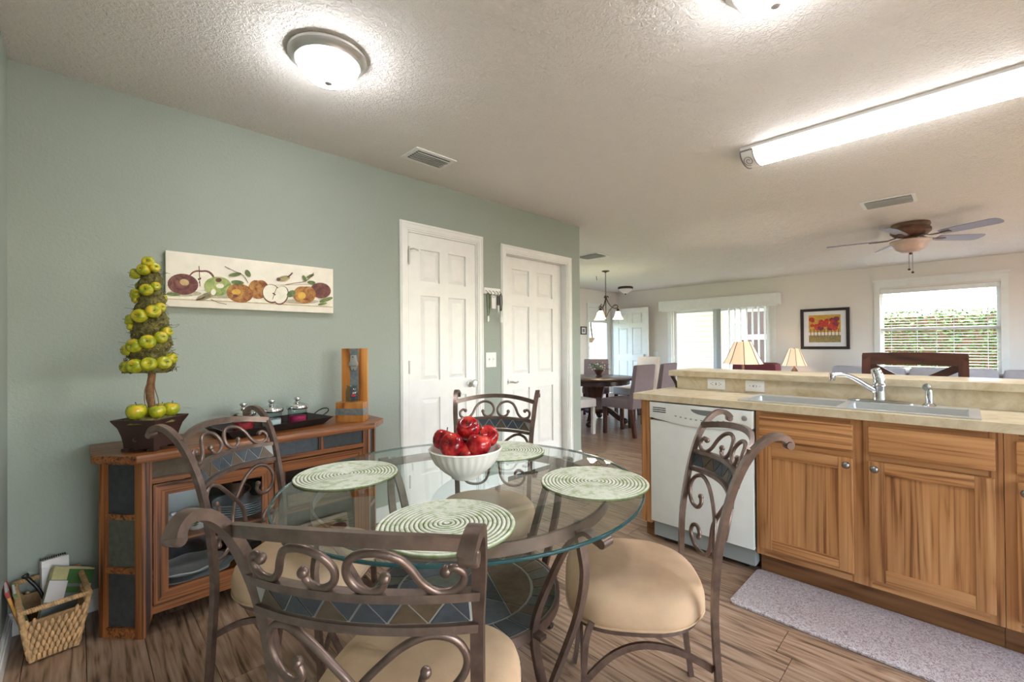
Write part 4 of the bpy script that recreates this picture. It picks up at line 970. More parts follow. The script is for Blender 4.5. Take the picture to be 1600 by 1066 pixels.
# ------------------------------------------------------------------ iron chairs
def yb(z):
    pts = [(.0, .225), (.25, .196), (.45, .190), (.60, .198), (.75, .226), (.85, .258), (.90, .284), (.95, .318)]
    for (a, b_), (c, d) in zip(pts, pts[1:]):
        if z <= c: return b_+(d-b_)*(z-a)/(c-a)
    return pts[-1][1]
def hw(z):
    pts = [(0, .184), (.45, .182), (.75, .196), (.90, .214), (.94, .222), (2, .222)]
    for (a, b_), (c, d) in zip(pts, pts[1:]):
        if z <= c: return b_+(d-b_)*(z-a)/(c-a)
BOW = .048
def S_(u, z, dy=0): return (u, yb(z)+BOW*(1-(u/.205)**2)+dy, z)
def make_chair(label):
    c = thing('iron_dining_chair', label, 'chair', (0, 0, 0), 0, 'scrolled iron chairs around the glass table')
    ORG[c] = Vector()
    for s_ in (-1, 1):
        path = spline([(s_*hw(z)*(1.0 if z > .3 else 1.03), yy, z) for z, yy in ((0, .222), (.12, .207), (.28, .195), (.45, .190), (.60, .198), (.74, .224), (.83, .252), (.885, .280), (.920, .310), (.934, .334), (.936, .354), (.927, .370), (.915, .377))], 4)
        k = len(path); ws = [1.0 if i < k*.8 else 1.0+.12*(i-k*.8)/(k*.2) for i in range(k)]
        post = build(MB().bar(path, .022, .017, (1, 0, 0), ws=ws), 'back_post', 'iron', c, smooth=40)
        build(MB().lathe([(.0095, -.0135), (.0108, -.011), (.0108, .011), (.0095, .0135)], 12).xf(Matrix.Translation((s_*hw(.93), .374, .914)) @ Matrix.Rotation(PI/2, 4, 'Y')), 'scroll_end', 'iron', post, smooth=40)
        fl_ = spline([(s_*.205, -.155, .415), (s_*.208, -.172, .36), (s_*.206, -.180, .24), (s_*.205, -.186, .10), (s_*.21, -.200, 0)], 4)
        build(MB().bar(fl_, .020, .016, (1, 0, 0)), 'front_leg', 'iron', c, smooth=40)
        build(MB().bar(spline([(s_*.204, -.182, .235), (s_*.202, -.10, .318), (s_*.198, -.01, .352), (s_*.19, .09, .335), (s_*.180, .185, .285)], 5), .010, .018, (1, 0, 0)), 'side_stretcher', 'iron', c, smooth=40)
    build(MB().bar(spline([(-.202, -.182, .24), (-.10, -.182, .325), (0, -.182, .352), (.10, -.182, .325), (.202, -.182, .24)], 5), .010, .018, (0, 1, 0)), 'front_stretcher', 'iron', c, smooth=40)
    zt = .892
    build(MB().bar([(u, yb(zt+.024*(1-(u/.2)**2))+BOW*(1-(u/.205)**2), zt+.024*(1-(u/.2)**2)) for u in [(-.211+.422*i/16) for i in range(17)]], .012, .020, (0, 1, 0)), 'top_rail', 'iron', c, smooth=40)
    for z0 in (.800, .742):
        build(MB().bar([S_(u, z0+.010*(1-(u/.2)**2)) for u in [(-hw(z0)+2*hw(z0)*i/16) for i in range(17)]], .020, .013, (0, 1, 0)), 'band_rail', 'iron', c, smooth=40)
    # slate zigzag between the two rails: triangles with grey lines
    za, zb = .752, .795; nt_ = 12; us = [-.188+.376*i/nt_ for i in range(nt_+1)]
    zl = lambda u, f_: (za if f_ == 0 else zb)+.010*(1-(u/.2)**2)
    for i in range(nt_):
        a, b_ = us[i], us[i+1]; m_ = .006
        pts = [(a-(b_-a)*.0, i % 2), (b_, (i+1) % 2)]
        for tri, mt_ in (([(us[max(i-1, 0)], 1-(i+1) % 2 if False else (i+1) % 2), (us[i], i % 2), (us[i+1], (i+1) % 2)], None),):
            (u0, f0), (u1, f1), (u2, f2) = tri
            if i == 0: u0 = us[0]
            P3 = [Vector((u0, zl(u0, f0))), Vector((u1, zl(u1, f1))), Vector((u2, zl(u2, f2)))]
            if abs((P3[1]-P3[0]).cross(P3[2]-P3[0])) < 1e-6: continue
            ctr = (P3[0]+P3[1]+P3[2])/3; P3 = [p.lerp(ctr, .10) for p in P3]
            front = [S_(p.x, p.y, -.005) for p in P3]; back = [S_(p.x, p.y, .005) for p in P3]
            build(MB().add(front+back, [(0, 1, 2), (5, 4, 3), (0, 3, 4, 1), (1, 4, 5, 2), (2, 5, 3, 0)]), 'slate_tile', ('chair_slate', 'chair_slate_brown', 'chair_slate')[(i*2+i//3) % 3], c)
    gb = []
    uu = [-.190+.380*i/24 for i in range(25)]
    vs = [S_(u, zl(u, f_), dy) for u in uu for f_ in (0, 1) for dy in (-.003, .003)]
    fs = []
    for i in range(24):
        o = i*4; fs += [(o, o+4, o+6, o+2), (o+1, o+3, o+7, o+5), (o+2, o+6, o+7, o+3), (o, o+1, o+5, o+4)]
    build(MB().add(vs, fs+[(0, 2, 3, 1), (96, 97, 99, 98)]), 'tile_bed', 'grout', c)
    sc1 = [(800, 232), (822, 222), (844, 246), (838, 285), (808, 306), (772, 303), (738, 268), (712, 205), (682, 163), (632, 145), (576, 163), (545, 215), (556, 268), (598, 296), (634, 278), (645, 244)]
    ar = [(.112, .668), (.104, .648), (.120, .630), (.150, .634), (.172, .660), (.176, .692), (.158, .722), (.122, .733), (.080, .716), (.038, .680), (.0, .640), (-.020, .605), (-.028, .565), (-.034, .532), (-.054, .503), (-.092, .490), (-.136, .500), (-.158, .530), (-.150, .558), (-.126, .566), (-.110, .550), (-.112, .534)]
    for s_ in (-1, 1):
        pts = spline([S_(s_*(x-528)*.00058, .893-(y-135)*.00048) for x, y in sc1], 5)
        sc = build(MB().tube(pts, .0065, 8), 'back_scroll', 'iron', c, smooth=60)
        for p in (pts[0], pts[-1]): build(MB().ball(p, .0095, 10, 7), 'scroll_ball', 'iron', sc, smooth=60)
        pts = spline([S_(s_*u, z, s_*.004) for u, z in ar], 5)
        sc = build(MB().tube(pts, .0068, 8), 'lower_scroll', 'iron', c, smooth=60)
        for p in (pts[0], pts[-1]): build(MB().ball(p, .0098, 10, 7), 'scroll_ball', 'iron', sc, smooth=60)
    # padded seat
    def outline(sc):
        out = []
        for i in range(56):
            a = 2*PI*i/56; ca, sa = math.cos(a), math.sin(a); e = 2/3.4
            x = .226*math.copysign(abs(ca)**e, ca); y = .215*math.copysign(abs(sa)**e, sa)
            if y > 0: x *= 1-.30*(y/.215)**2.2
            out.append((x*sc, y*sc-.015))
        return out
    vs = []; fs = []
    lay = [(.90, .398), (.985, .404), (1.0, .425), (.995, .445), (.965, .466), (.90, .481), (.75, .490), (.5, .495), (.2, .497)]
    for sc, z in lay: vs += [(x, y, z) for x, y in outline(sc)]
    for j in range(len(lay)-1):
        for i in range(56): fs.append((j*56+i, j*56+(i+1) % 56, (j+1)*56+(i+1) % 56, (j+1)*56+i))
    fs += [list(range(56))[::-1], [(len(lay)-1)*56+i for i in range(56)]]
    st = build(MB().add(vs, fs), 'seat', 'suede', c, smooth=80)
    build(MB().tube([(x, y, .406) for x, y in outline(.985)], .004, 6, True), 'piping', 'suede', st, smooth=60)
    build(MB().bar([(x, y, .390) for x, y in outline(.90)], .016, .016, (0, 0, 1), True), 'seat_frame', 'iron', c)
    for ch in c.children_recursive:
        for v_ in ch.data.vertices:
            if v_.co.z > .45: v_.co.z = .45+(v_.co.z-.45)*1.045
    return c
ch0 = make_chair('scrolled iron chair with tan seat nearest the camera, seen from behind')
spots = [((.532, .857), 217.0, None), ((.578, 1.672), 130.0, 'scrolled iron chair with tan seat in front of the oak sideboard'),
         ((1.314, .766), -51.3, 'scrolled iron chair with tan seat in front of white dishwasher'), ((1.352, 1.556), 39.0, 'scrolled iron chair with tan seat across table before white doors')]
for (x, y), ang, lab in spots:
    rz = math.radians(ang)-PI/2
    if lab is None: ch0.location = (x, y, 0); ch0.rotation_euler = (0, 0, rz)
    else: dup(ch0, (x, y, 0), rz, lab)

# ------------------------------------------------------------------ kitchen peninsula
FX = 2.545; CZ = .898; CT = .038; CY1 = 1.475; CY0 = -1.3; BX = 2.985
pw_ = MB().box(BX+.006, BX+.13, CY0, 1.395, 0, .985)
o = struct(pw_, 'wall_knee', 'cream_paint')
cab = thing('sink_base_cabinet', 'hickory sink base cabinet with two doors and two drawer fronts beside dishwasher', 'cabinet', (2.78, .32, 0))
Y0c, Y1c = -.100, .772
build(MB().box(FX+.02, BX, Y0c, Y0c+.016, .11, CZ-CT-.001).box(FX+.02, BX, Y1c-.016, Y1c, .11, CZ-CT-.001).box(FX+.02, BX, Y0c+.016, Y1c-.016, .11, .126), 'carcass', 'hickory_v', cab)
def face_frame(parent, y0, y1, ys, zs):
    for a, b_ in ys: build(MB().box(FX, FX+.02, a, b_, .11, CZ-CT-.001), 'frame_stile', 'hickory_v', parent)
    edges = sorted(ys)
    for (a, b_), (c, d) in zip(edges, edges[1:]):
        for z0, z1 in zs: build(MB().box(FX+.0005, FX+.0195, b_, c, z0, z1), 'frame_rail', 'hickory_h', parent)
face_frame(cab, Y0c, Y1c, [(Y0c, -.060), (.300, .372), (.735, Y1c)], [(.11, .165), (.665, .725), (.825, CZ-CT-.001)])
build(MB().box(FX+.020, FX+.026, Y0c+.016, Y1c-.016, .126, CZ-CT-.002), 'inner_panel', 'dark_gap', cab)
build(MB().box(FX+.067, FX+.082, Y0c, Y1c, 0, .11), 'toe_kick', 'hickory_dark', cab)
def knob_at(parent, y, z):
    build(MB().lathe([(.008, 0), (.006, .012), (.015, .018), (.016, .026), (.010, .033), (.0001, .035)], 16).xf(Matrix.Translation((FX-.018, y, z)) @ Matrix.Rotation(-PI/2, 4, 'Y')), 'knob', 'pewter', parent, smooth=50)
def cab_door(parent, y0, y1, z0, z1, ky, kz):
    fw = .055; xa, xb = FX-.018, FX-.0005
    d = build(MB().box(FX-.0045, FX-.0010, y0+.01, y1-.01, z0+.01, z1-.01), 'door', 'hickory_v', parent)
    for a, b_ in ((y0, y0+fw), (y1-fw, y1)): build(MB().box(xa, xb, a, b_, z0, z1), 'door_stile', 'hickory_v', d, bevel=.003)
    for a, b_ in ((z0, z0+fw), (z1-fw, z1)): build(MB().box(xa, xb, y0+fw, y1-fw, a, b_), 'door_rail', 'hickory_h', d, bevel=.002)
    n = 4; wd = (y1-y0-2*fw)
    cuts = [0, .22, .55, .78, 1]
    for i in range(n):
        build(MB().box(FX-.011, FX-.0047, y0+fw+wd*cuts[i], y0+fw+wd*cuts[i+1], z0+fw, z1-fw), 'panel_board', 'hickory_v', d)
    if ky is not None: knob_at(d, ky, kz)
def drawer(parent, y0, y1, z0, z1):
    return build(MB().box(FX-.019, FX-.0005, y0, y1, z0, z1), 'drawer_front', 'hickory_h', parent, bevel=.005)
drawer(cab, .363, .752, .713, .832); drawer(cab, -.079, .306, .708, .832)
cab_door(cab, .363, .752, .152, .678, .385, .650); cab_door(cab, -.077, .307, .152, .678, .284, .650)
cab2 = thing('base_cabinet', 'hickory base cabinet cut off by right edge of the photograph', 'cabinet', (2.78, -.42, 0))
build(MB().box(FX+.02, BX, -.116, -.102, .11, CZ-CT-.001).box(FX+.02, BX, -.75, -.734, .11, CZ-CT-.001), 'carcass', 'hickory_v', cab2)
face_frame(cab2, -.75, -.102, [(-.75, -.70), (-.140, -.102)], [(.11, .165), (.665, .725), (.825, CZ-CT-.001)])
build(MB().box(FX+.020, FX+.026, -.73, -.118, .126, CZ-CT-.002), 'inner_panel', 'dark_gap', cab2)
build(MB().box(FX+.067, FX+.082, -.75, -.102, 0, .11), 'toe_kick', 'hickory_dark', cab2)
drawer(cab2, -.72, -.132, .708, .832); cab_door(cab2, -.72, -.132, .152, .678, -.155, .645)
ep = thing('end_panel', 'hickory end panel closing the peninsula left of the dishwasher', 'panel', (2.77, 1.40, 0))
build(MB().box(FX-.002, BX, 1.368, 1.432, .10, CZ-CT-.001), 'panel', 'hickory_v', ep)
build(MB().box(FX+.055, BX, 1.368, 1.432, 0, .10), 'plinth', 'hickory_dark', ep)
# dishwasher
DY0, DY1 = .779, 1.362
dw = thing('dishwasher', 'white built-in dishwasher between end panel and sink cabinet', 'dishwasher', (2.76, 1.07, 0))
build(MB().box(FX+.01, BX-.01, DY0+.006, DY1-.006, .03, CZ-CT-.012), 'tub', 'appliance_grey', dw)
build(MB().box(FX-.020, FX+.009, DY0, DY1, .125, .742), 'door', 'appliance_white', dw, bevel=.004)
cp = [(DY0, .852), (DY1, .852), (DY1, .758)]
for i in range(17):
    s_ = i/16; cp.append((DY1+(DY0-DY1)*s_, .758-.028*math.sin(PI*s_)**1.3))
cpn = build(MB().prism(cp[:3]+cp[4:], FX-.028, FX+.009, 'x'), 'control_panel', 'appliance_white', dw, bevel=.003)
for k_ in range(3): build(MB().box(FX-.0290, FX-.0275, DY1-.105, DY1-.022, .818-k_*.012, .823-k_*.012), 'vent_slot', 'black_plastic', cpn)
hp = [(1.02+.085*math.cos(a), .832+(.030*math.sin(a) if math.sin(a) < 0 else 0)) for a in [PI+PI*k_/12 for k_ in range(13)]]
build(MB().prism(hp, FX-.0292, FX-.0270, 'x'), 'latch_handle', 'slot_grey', cpn)
for k_ in range(10): build(MB().box(FX-.0288, FX-.0276, 1.195-k_*.030-.006, 1.195-k_*.030+.006, .779-.010*math.sin(PI*k_/9), .786-.010*math.sin(PI*k_/9)), 'button', 'appliance_grey', cpn)
build(MB().lathe([(.014, 0), (.014, .003), (.009, .004), (.0001, .0042)], 18).xf(Matrix.Translation((FX-.028, .818, .812)) @ Matrix.Rotation(-PI/2, 4, 'Y')), 'badge', 'nickel', cpn, smooth=40)
build(MB().box(FX+.024, FX+.032, DY0+.004, DY1-.004, .030, .124), 'kick_plate', 'appliance_grey', dw)
for y in (DY0+.06, DY1-.06): build(MB().cyl((FX+.06, y, 0), .014, 0, .03, 10), 'levelling_foot', 'black_plastic', dw)
# countertop with sink cut-out
SX0, SX1, SYa, SYb = 2.555, 2.925, -.045, .865
ct = thing('countertop', 'beige laminate countertop with square edge over dishwasher and cabinets', 'countertop', (2.76, .1, CZ-CT))
c_ = MB().box(2.520, SX0+.02, CY0, CY1, CZ-CT, CZ).box(SX1-.02, BX, CY0, CY1, CZ-CT, CZ).box(SX0+.02, SX1-.02, CY0, SYa+.02, CZ-CT, CZ).box(SX0+.02, SX1-.02, SYb-.02, CY1, CZ-CT, CZ).box(BX, BX+.13, 1.396, CY1, CZ-CT, CZ)
build(c_, 'slab', 'laminate', ct)
bsp = thing('backsplash', 'beige laminate backsplash between countertop and raised bar', 'backsplash', (BX, 0, CZ))
build(MB().box(BX-.006, BX+.005, CY0, 1.395, CZ+.0005, .9845).box(BX-.006, BX+.135, 1.3955, 1.402, CZ+.0005, .9845), 'panel', 'laminate', bsp)
bar_ = thing('raised_bar', 'beige laminate raised bar top above backsplash, brighter on its top', 'bar', (3.1, 0, .985))
build(MB().box(2.945, 3.33, CY0, 1.448, .9855, 1.022), 'slab', 'laminate', bar_, bevel=.003)
bc = MB().prism([(BX+.02, .905), (BX+.05, .905), (3.30, .984), (3.22, .984)], 1.405, 1.43, 'y')
build(MB().bar(spline([(3.0, 1.412, .903), (3.01, 1.424, .93), (3.0, 1.436, .96), (2.985, 1.442, .983)], 4), .016, .016, (1, 0, 0)), 'bracket', 'walnut', bar_)
# sink
sk = thing('double_sink', 'stainless steel double bowl sink set in the beige countertop', 'sink', (2.74, .41, CZ))
rim_ = MB(); ymid = .415; xf_, xr_ = SX0+.028, SX1-.085
for (a, b_, c, d) in ((SX0, SX1, SYa, SYa+.035), (SX0, SX1, SYb-.035, SYb), (SX0, xf_, SYa+.035, SYb-.035), (xr_, SX1, SYa+.035, SYb-.035), (xf_, xr_, ymid-.018, ymid+.018)): rim_.box(a, b_, c, d, CZ+.0008, CZ+.007)
build(rim_, 'rim', 'steel', sk, bevel=.002)
for y0, y1 in ((SYa+.035, ymid-.018), (ymid+.018, SYb-.035)):
    i_ = .02; top = [(xf_, y0), (xr_, y0), (xr_, y1), (xf_, y1)]; bot = [(xf_+i_, y0+i_), (xr_-i_, y0+i_), (xr_-i_, y1-i_), (xf_+i_, y1-i_)]
    t_ = .0015; zb = CZ-.17
    vs = [(x, y, CZ+.003) for x, y in top]+[(x, y, zb) for x, y in bot]
    b2 = MB().add(vs, [(i, (i+1) % 4, (i+1) % 4+4, i+4) for i in range(4)]+[(7, 6, 5, 4)])
    bw_ = build(b2, 'basin', 'steel', sk, bevel=.012)
    build(MB().cyl(((xf_+xr_)/2, (y0+y1)/2, zb+.0005), .042, 0, .003, 20), 'drain', 'chrome', bw_)
# faucet
fp = onz(1374, 629, CZ+.007); FC = Vector((SX1-.045, fp.y*(SX1-.045)/fp.x, CZ+.0075))
fc = thing('kitchen_faucet', 'chrome single lever faucet with curved spout behind the sink', 'faucet', FC)
build(MB().lathe([(.130, 0), (.130, .004), (.118, .012), (.05, .017), (.0001, .018)], 40, FC, sx=.235, sy=1.0), 'deck_plate', 'chrome', fc, smooth=40)
build(MB().lathe([(.027, .010), (.026, .05), (.025, .075), (.028, .082), (.028, .088), (.024, .094), (.024, .105), (.0001, .108)], 24, FC), 'body', 'chrome', fc, smooth=40)
lv = build(MB().tube(spline([FC+Vector((0, 0, .100)), FC+Vector((0, .002, .125)), FC+Vector((-.004, .008, .150)), FC+Vector((-.008, .014, .170))], 4), [.024]*4+[.023]*4+[.021]*3+[.019]*2, 16), 'lever', 'chrome', fc, smooth=50)
sp_ = spline([FC+Vector((0, .01, .055)), FC+Vector((-.025, .045, .082)), FC+Vector((-.05, .085, .116)), FC+Vector((-.078, .125, .138)), FC+Vector((-.102, .158, .140)), FC+Vector((-.113, .172, .133))], 5)
k_ = len(sp_); spt = build(MB().tube(sp_, [.016-.006*min(1, i/(k_*.6)) for i in range(k_)], 14), 'spout', 'chrome', fc, smooth=50)
build(MB().lathe([(.012, -.022), (.014, -.018), (.014, .012), (.010, .016)], 16, sp_[-1]+Vector((-.002, .003, -.002))), 'aerator', 'chrome', spt, smooth=40)
sv = onz(1452, 634, CZ+.007); SV = Vector((SX1-.035, sv.y*(SX1-.035)/sv.x, CZ+.0075))
sr = thing('sink_sprayer', 'small chrome side sprayer to the right of the faucet', 'sprayer', SV)
build(MB().lathe([(.026, 0), (.024, .006), (.016, .014), (.0001, .015)], 22, SV), 'base', 'chrome', sr, smooth=40)
build(MB().lathe([(.013, .010), (.0145, .05), (.0125, .075), (.0001, .078)], 18, SV), 'body', 'chrome', sr, smooth=40)
build(MB().lathe([(.010, -.02), (.016, 0), (.017, .012), (.0001, .013)], 18).xf(Matrix.Translation(SV+Vector((-.006, .004, .086))) @ Vector((0, 0, 1)).rotation_difference(Vector((-.85, .35, .25)).normalized()).to_matrix().to_4x4()), 'nozzle', 'chrome', sr, smooth=40)
# outlets on the backsplash
def outlet(label, pa, pb, kind):
    A_ = onx(*pa, BX-.006); B2 = onx(*pb, BX-.006); yc = (A_.y+B2.y)/2; zc = (A_.z+B2.z)/2; hw_ = abs(A_.y-B2.y)/2; hh = .034
    t = thing('outlet_plate', label, 'outlet', (BX-.006, yc, zc-hh))
    build(MB().box(BX-.0115, BX-.0065, yc-hw_, yc+hw_, zc-hh, zc+hh), 'plate', 'white_plastic', t, bevel=.002)
    if kind == 'gfci':
        build(MB().box(BX-.0135, BX-.0110, yc-hw_*.62, yc+hw_*.62, zc-hh*.5, zc+hh*.5), 'face', 'white_plastic', t, bevel=.001)
        for sy in (-1, 1):
            for dz in (-.007, .007): build(MB().box(BX-.0140, BX-.0133, yc+sy*hw_*.38-.004, yc+sy*hw_*.38+.004, zc+dz-.0012, zc+dz+.0012), 'slot', 'black_plastic', t)
            build(MB().box(BX-.0140, BX-.0133, yc+sy*hw_*.56-.003, yc+sy*hw_*.56+.003, zc-.002, zc+.002), 'ground_slot', 'black_plastic', t)
        build(MB().box(BX-.0140, BX-.0133, yc-.004, yc+.004, zc-.008, zc+.008), 'reset_button', 'appliance_grey', t)
    else:
        build(MB().box(BX-.0135, BX-.0110, yc-.012, yc+.012, zc-.006, zc+.006), 'toggle_slot', 'appliance_grey', t)
        build(MB().box(BX-.020, BX-.0133, yc-.008, yc+.002, zc-.004, zc+.004), 'toggle', 'white_plastic', t)
        for sy in (-1, 1): build(MB().ball((BX-.0118, yc+sy*.028, zc), .0028, 8, 6), 'screw', 'appliance_grey', t)
outlet('white outlet plate with two sockets at left of backsplash', (1106, 600), (1133, 600), 'gfci')
outlet('white single switch plate on backsplash nearer the sink', (1165, 603), (1195, 604), 'switch')
# kitchen floor mat
m_p = [(2.56, .775), (2.165, .775), (2.165, -1.0), (2.56, -1.0)]
def rrect(x0, x1, y0, y1, r, n=6):
    out = []
    for cx, cy, a0 in ((x1-r, y1-r, 0), (x0+r, y1-r, PI/2), (x0+r, y0+r, PI), (x1-r, y0+r, 1.5*PI)):
        for i in range(n+1): a = a0+PI/2*i/n; out.append((cx+r*math.cos(a), cy+r*math.sin(a)))
    return out
o = build(MB().prism(rrect(2.165, 2.590, -1.05, .782, .03), 0.0005, .012), 'kitchen_mat', 'kitchen_mat', None, bevel=.004)
tag(o, 'grey-mauve cushioned runner mat on floor in front of sink cabinet', 'floor mat')

# ------------------------------------------------------------------ ceiling fixtures
def dome_light(label, px, py):
    k = .87; fz_ = CEIL-.143*k; c = onz(px, py, fz_); c.z = CEIL
    t = thing('ceiling_light', label, 'ceiling light', c, 0, 'dome ceiling lights over the kitchen')
    L = lambda pr: [(r*k, z*k) for r, z in pr]
    build(MB().lathe(L([(.0001, -.001), (.172, -.001), (.180, -.010), (.178, -.020), (.160, -.030), (.150, -.046), (.138, -.050), (.138, -.040), (.0001, -.038)]), 56, c), 'rim', 'nickel', t, smooth=35)
    dg = build(MB().lathe(L([(.142, -.042), (.140, -.055), (.128, -.080), (.100, -.108), (.060, -.126), (.018, -.132), (.0001, -.132)]), 48, c), 'glass_dome', 'dome_glow', t, smooth=60)
    build(MB().lathe(L([(.018, -.128), (.018, -.136), (.010, -.142), (.0001, -.143)]), 18, c), 'finial', 'nickel', dg, smooth=50)
dome_light('brushed nickel dome ceiling light above left end of room', 513, 133)
dome_light('dome ceiling light cut off by top edge of the photograph', 1212, 13)
ft = thing('fluorescent_fixture', 'long white fluorescent ceiling fixture with scrolled metal end caps', 'ceiling light', (3.13, .35, CEIL))
fy0, fy1 = -.30, .985; FX0, FX1 = 3.005, 3.245
build(MB().box(FX0-.015, FX1-.005, fy0+.02, fy1-.005, CEIL-.018, CEIL-.001), 'housing', 'white_plastic', ft)
arc = [(FX0+(FX1-FX0)*(.5-.5*math.cos(PI*i/14)), CEIL-.020-.062*math.sin(PI*i/14)) for i in range(15)]
build(MB().prism(arc, fy0+.07, fy1-.072, 'y'), 'diffuser', 'tube_glow', ft, smooth=40)
for (ya, yb_) in ((fy0, fy0+.07), (fy1-.072, fy1)):
    ec = MB()
    arc2 = [(FX0-.002+(FX1-FX0+.004)*(.5-.5*math.cos(PI*i/14)), CEIL-.020-.064*math.sin(PI*i/14)) for i in range(15)]
    cap = build(MB().prism(arc, ya+.001, yb_-.001, 'y'), 'end_lens', 'white_plastic', ft, smooth=40)
    for yy in (ya, yb_): build(MB().bar([(x, yy, z) for x, z in arc2], .006, .006, (0, 1, 0)), 'end_frame', 'pewter', cap)
    build(MB().bar([(FX0-.003, ya, CEIL-.022), (FX0-.003, yb_, CEIL-.022)], .006, .008, (0, 0, 1)), 'end_frame', 'pewter', cap)
    scr = []
    for i in range(26):
        a = i*.42; r_ = .030*(1-i/34); s2 = .30+(r_*math.cos(a))/.2; s2 = max(.02, min(.9, s2)); yy = (ya+yb_)/2+r_*math.sin(a)
        scr.append((FX0-.003+(FX1-FX0+.004)*(.5-.5*math.cos(PI*s2)), yy, CEIL-.022-.066*math.sin(PI*s2)))
    build(MB().tube(scr, .0022, 6), 'scroll', 'pewter', cap)
def vent(label, x0, x1, y0, y1, along):
    t = thing('ceiling_vent', label, 'vent', ((x0+x1)/2, (y0+y1)/2, CEIL), 0, 'ceiling air vents')
    f_ = .028
    build(MB().box(x0, x1, y0, y0+f_, CEIL-.008, CEIL-.001).box(x0, x1, y1-f_, y1, CEIL-.008, CEIL-.001).box(x0, x0+f_, y0+f_, y1-f_, CEIL-.008, CEIL-.001).box(x1-f_, x1, y0+f_, y1-f_, CEIL-.008, CEIL-.001), 'frame', 'white_trim', t)
    build(MB().box(x0+f_, x1-f_, y0+f_, y1-f_, CEIL-.003, CEIL-.0015), 'throat', 'slot_grey', t)
    n = 6
    for i in range(n):
        if along == 'x':
            y = y0+f_+(y1-y0-2*f_)*(i+.5)/n
            build(MB().bar([(x0+f_+.002, y, CEIL-.013), (x1-f_-.002, y, CEIL-.013)], .024, .0016, (0, 1, .9)), 'louvre', 'white_trim', t)
        else:
            x = x0+f_+(x1-x0-2*f_)*(i+.5)/n
            build(MB().bar([(x, y0+f_+.002, CEIL-.013), (x, y1-f_-.002, CEIL-.013)], .034, .0016, (1, 0, .8)), 'louvre', 'white_trim', t)
vent('white louvred ceiling vent nearest the green wall', 1.500, 1.808, 2.355, 2.550, 'x')
vent('white louvred ceiling vent between fluorescent fixture and ceiling fan', 4.937, 5.223, .270, .640, 'y')
vent('white louvred ceiling vent over dining area beyond green wall', 5.00, 5.30, 3.45, 3.83, 'y')
# ceiling fan
FN = Vector((6.22, .385, 0))
fn = thing('ceiling_fan', 'five blade ceiling fan with frosted bowl light over living room', 'ceiling fan', (FN.x, FN.y, CEIL))
P3 = lambda x, y, z: Vector((FN.x+x, FN.y+y, z))
build(MB().lathe([(.0001, 2.438), (.155, 2.438), (.160, 2.415), (.150, 2.395), (.165, 2.375), (.165, 2.345), (.135, 2.315), (.080, 2.300), (.0001, 2.300)], 40, (FN.x, FN.y, 0)), 'motor_housing', 'fan_wood', fn, smooth=40)
build(MB().lathe([(.05, 2.302), (.06, 2.27), (.075, 2.262), (.0001, 2.262)], 28, (FN.x, FN.y, 0)), 'switch_cup', 'fan_wood', fn, smooth=40)
bl = build(MB().lathe([(.0001, 2.262), (.165, 2.262), (.170, 2.250), (.140, 2.215), (.120, 2.175), (.075, 2.145), (.0001, 2.135)], 40, (FN.x, FN.y, 0)), 'light_bowl', 'fan_bowl', fn, smooth=60)
build(MB().ball((FN.x, FN.y, 2.128), .014, 12, 8), 'finial', 'fan_wood', bl, smooth=60)
for dx, zl_ in ((-.012, 1.96), (.014, 1.93)):
    pc = build(MB().tube([P3(dx, -dx, 2.14), P3(dx, -dx, zl_)], .0025, 6), 'pull_chain', 'pewter', bl)
    build(MB().ball(P3(dx, -dx, zl_), .013, 10, 7, .8), 'pull_knob', 'bronze_dark', pc, smooth=60)
for k_ in range(5):
    a = math.radians(25.6+72*k_); d = Vector((math.cos(a), math.sin(a), 0)); s_ = Vector((-d.y, d.x, 0)); zc = 2.285
    prof2 = [(.26, .045), (.30, .058), (.50, .066), (.66, .068), (.70, .058), (.715, .030)]
    up_ = [FN+d*r+s_*w+Vector((0, 0, zc-w*.22)) for r, w in prof2]; dn = [FN+d*r-s_*w+Vector((0, 0, zc+w*.22)) for r, w in prof2][::-1]
    lp = up_+dn; n = len(lp)
    bd = build(MB().add(lp+[p+Vector((0, 0, .006)) for p in lp], [list(range(n))[::-1], list(range(n, 2*n))]+[(i, (i+1) % n, (i+1) % n+n, i+n) for i in range(n)]), 'blade', 'blade', fn)
    build(MB().bar([FN+d*.11+Vector((0, 0, 2.305)), FN+d*.18+Vector((0, 0, 2.282)), FN+d*.27+Vector((0, 0, 2.279)), FN+d*.34+Vector((0, 0, 2.281))], .045, .008, s_), 'blade_iron', 'fan_wood', bd)

# ------------------------------------------------------------------ far wall: slider, window, blinds, picture
XO = XF
sl = bpy.data.objects.new('door_3', None); COL.objects.link(sl); sl['kind'] = 'structure'; sl.location = (XF, 3.57, 0); ORG[sl] = Vector(sl.location)
cs = MB().box(XF-.015, XF, SY0-.085, SY0, 0, SZ+.03).box(XF-.015, XF, SY1, SY1+.085, 0, SZ+.03)
build(cs, 'casing', 'white_trim', sl)
build(MB().box(XF+.02, XF+.10, SY0, SY0+.03, 0, SZ).box(XF+.02, XF+.10, SY1-.03, SY1, 0, SZ).box(XF+.02, XF+.10, SY0+.03, SY1-.03, SZ-.03, SZ), 'frame', 'white_trim', sl)
for (a, b_, x) in ((SY0+.03, 3.60, .035), (3.58, SY1-.03, .070)):
    pn = build(MB().box(XF+x, XF+x+.03, a, a+.06, .02, SZ-.03).box(XF+x, XF+x+.03, b_-.06, b_, .02, SZ-.03).box(XF+x, XF+x+.03, a+.06, b_-.06, .02, .10).box(XF+x, XF+x+.03, a+.06, b_-.06, SZ-.10, SZ-.03), 'sliding_panel', 'white_trim', sl)
    build(MB().box(XF+x+.013, XF+x+.017, a+.06, b_-.06, .10, SZ-.10), 'pane', 'pane_glass', pn)
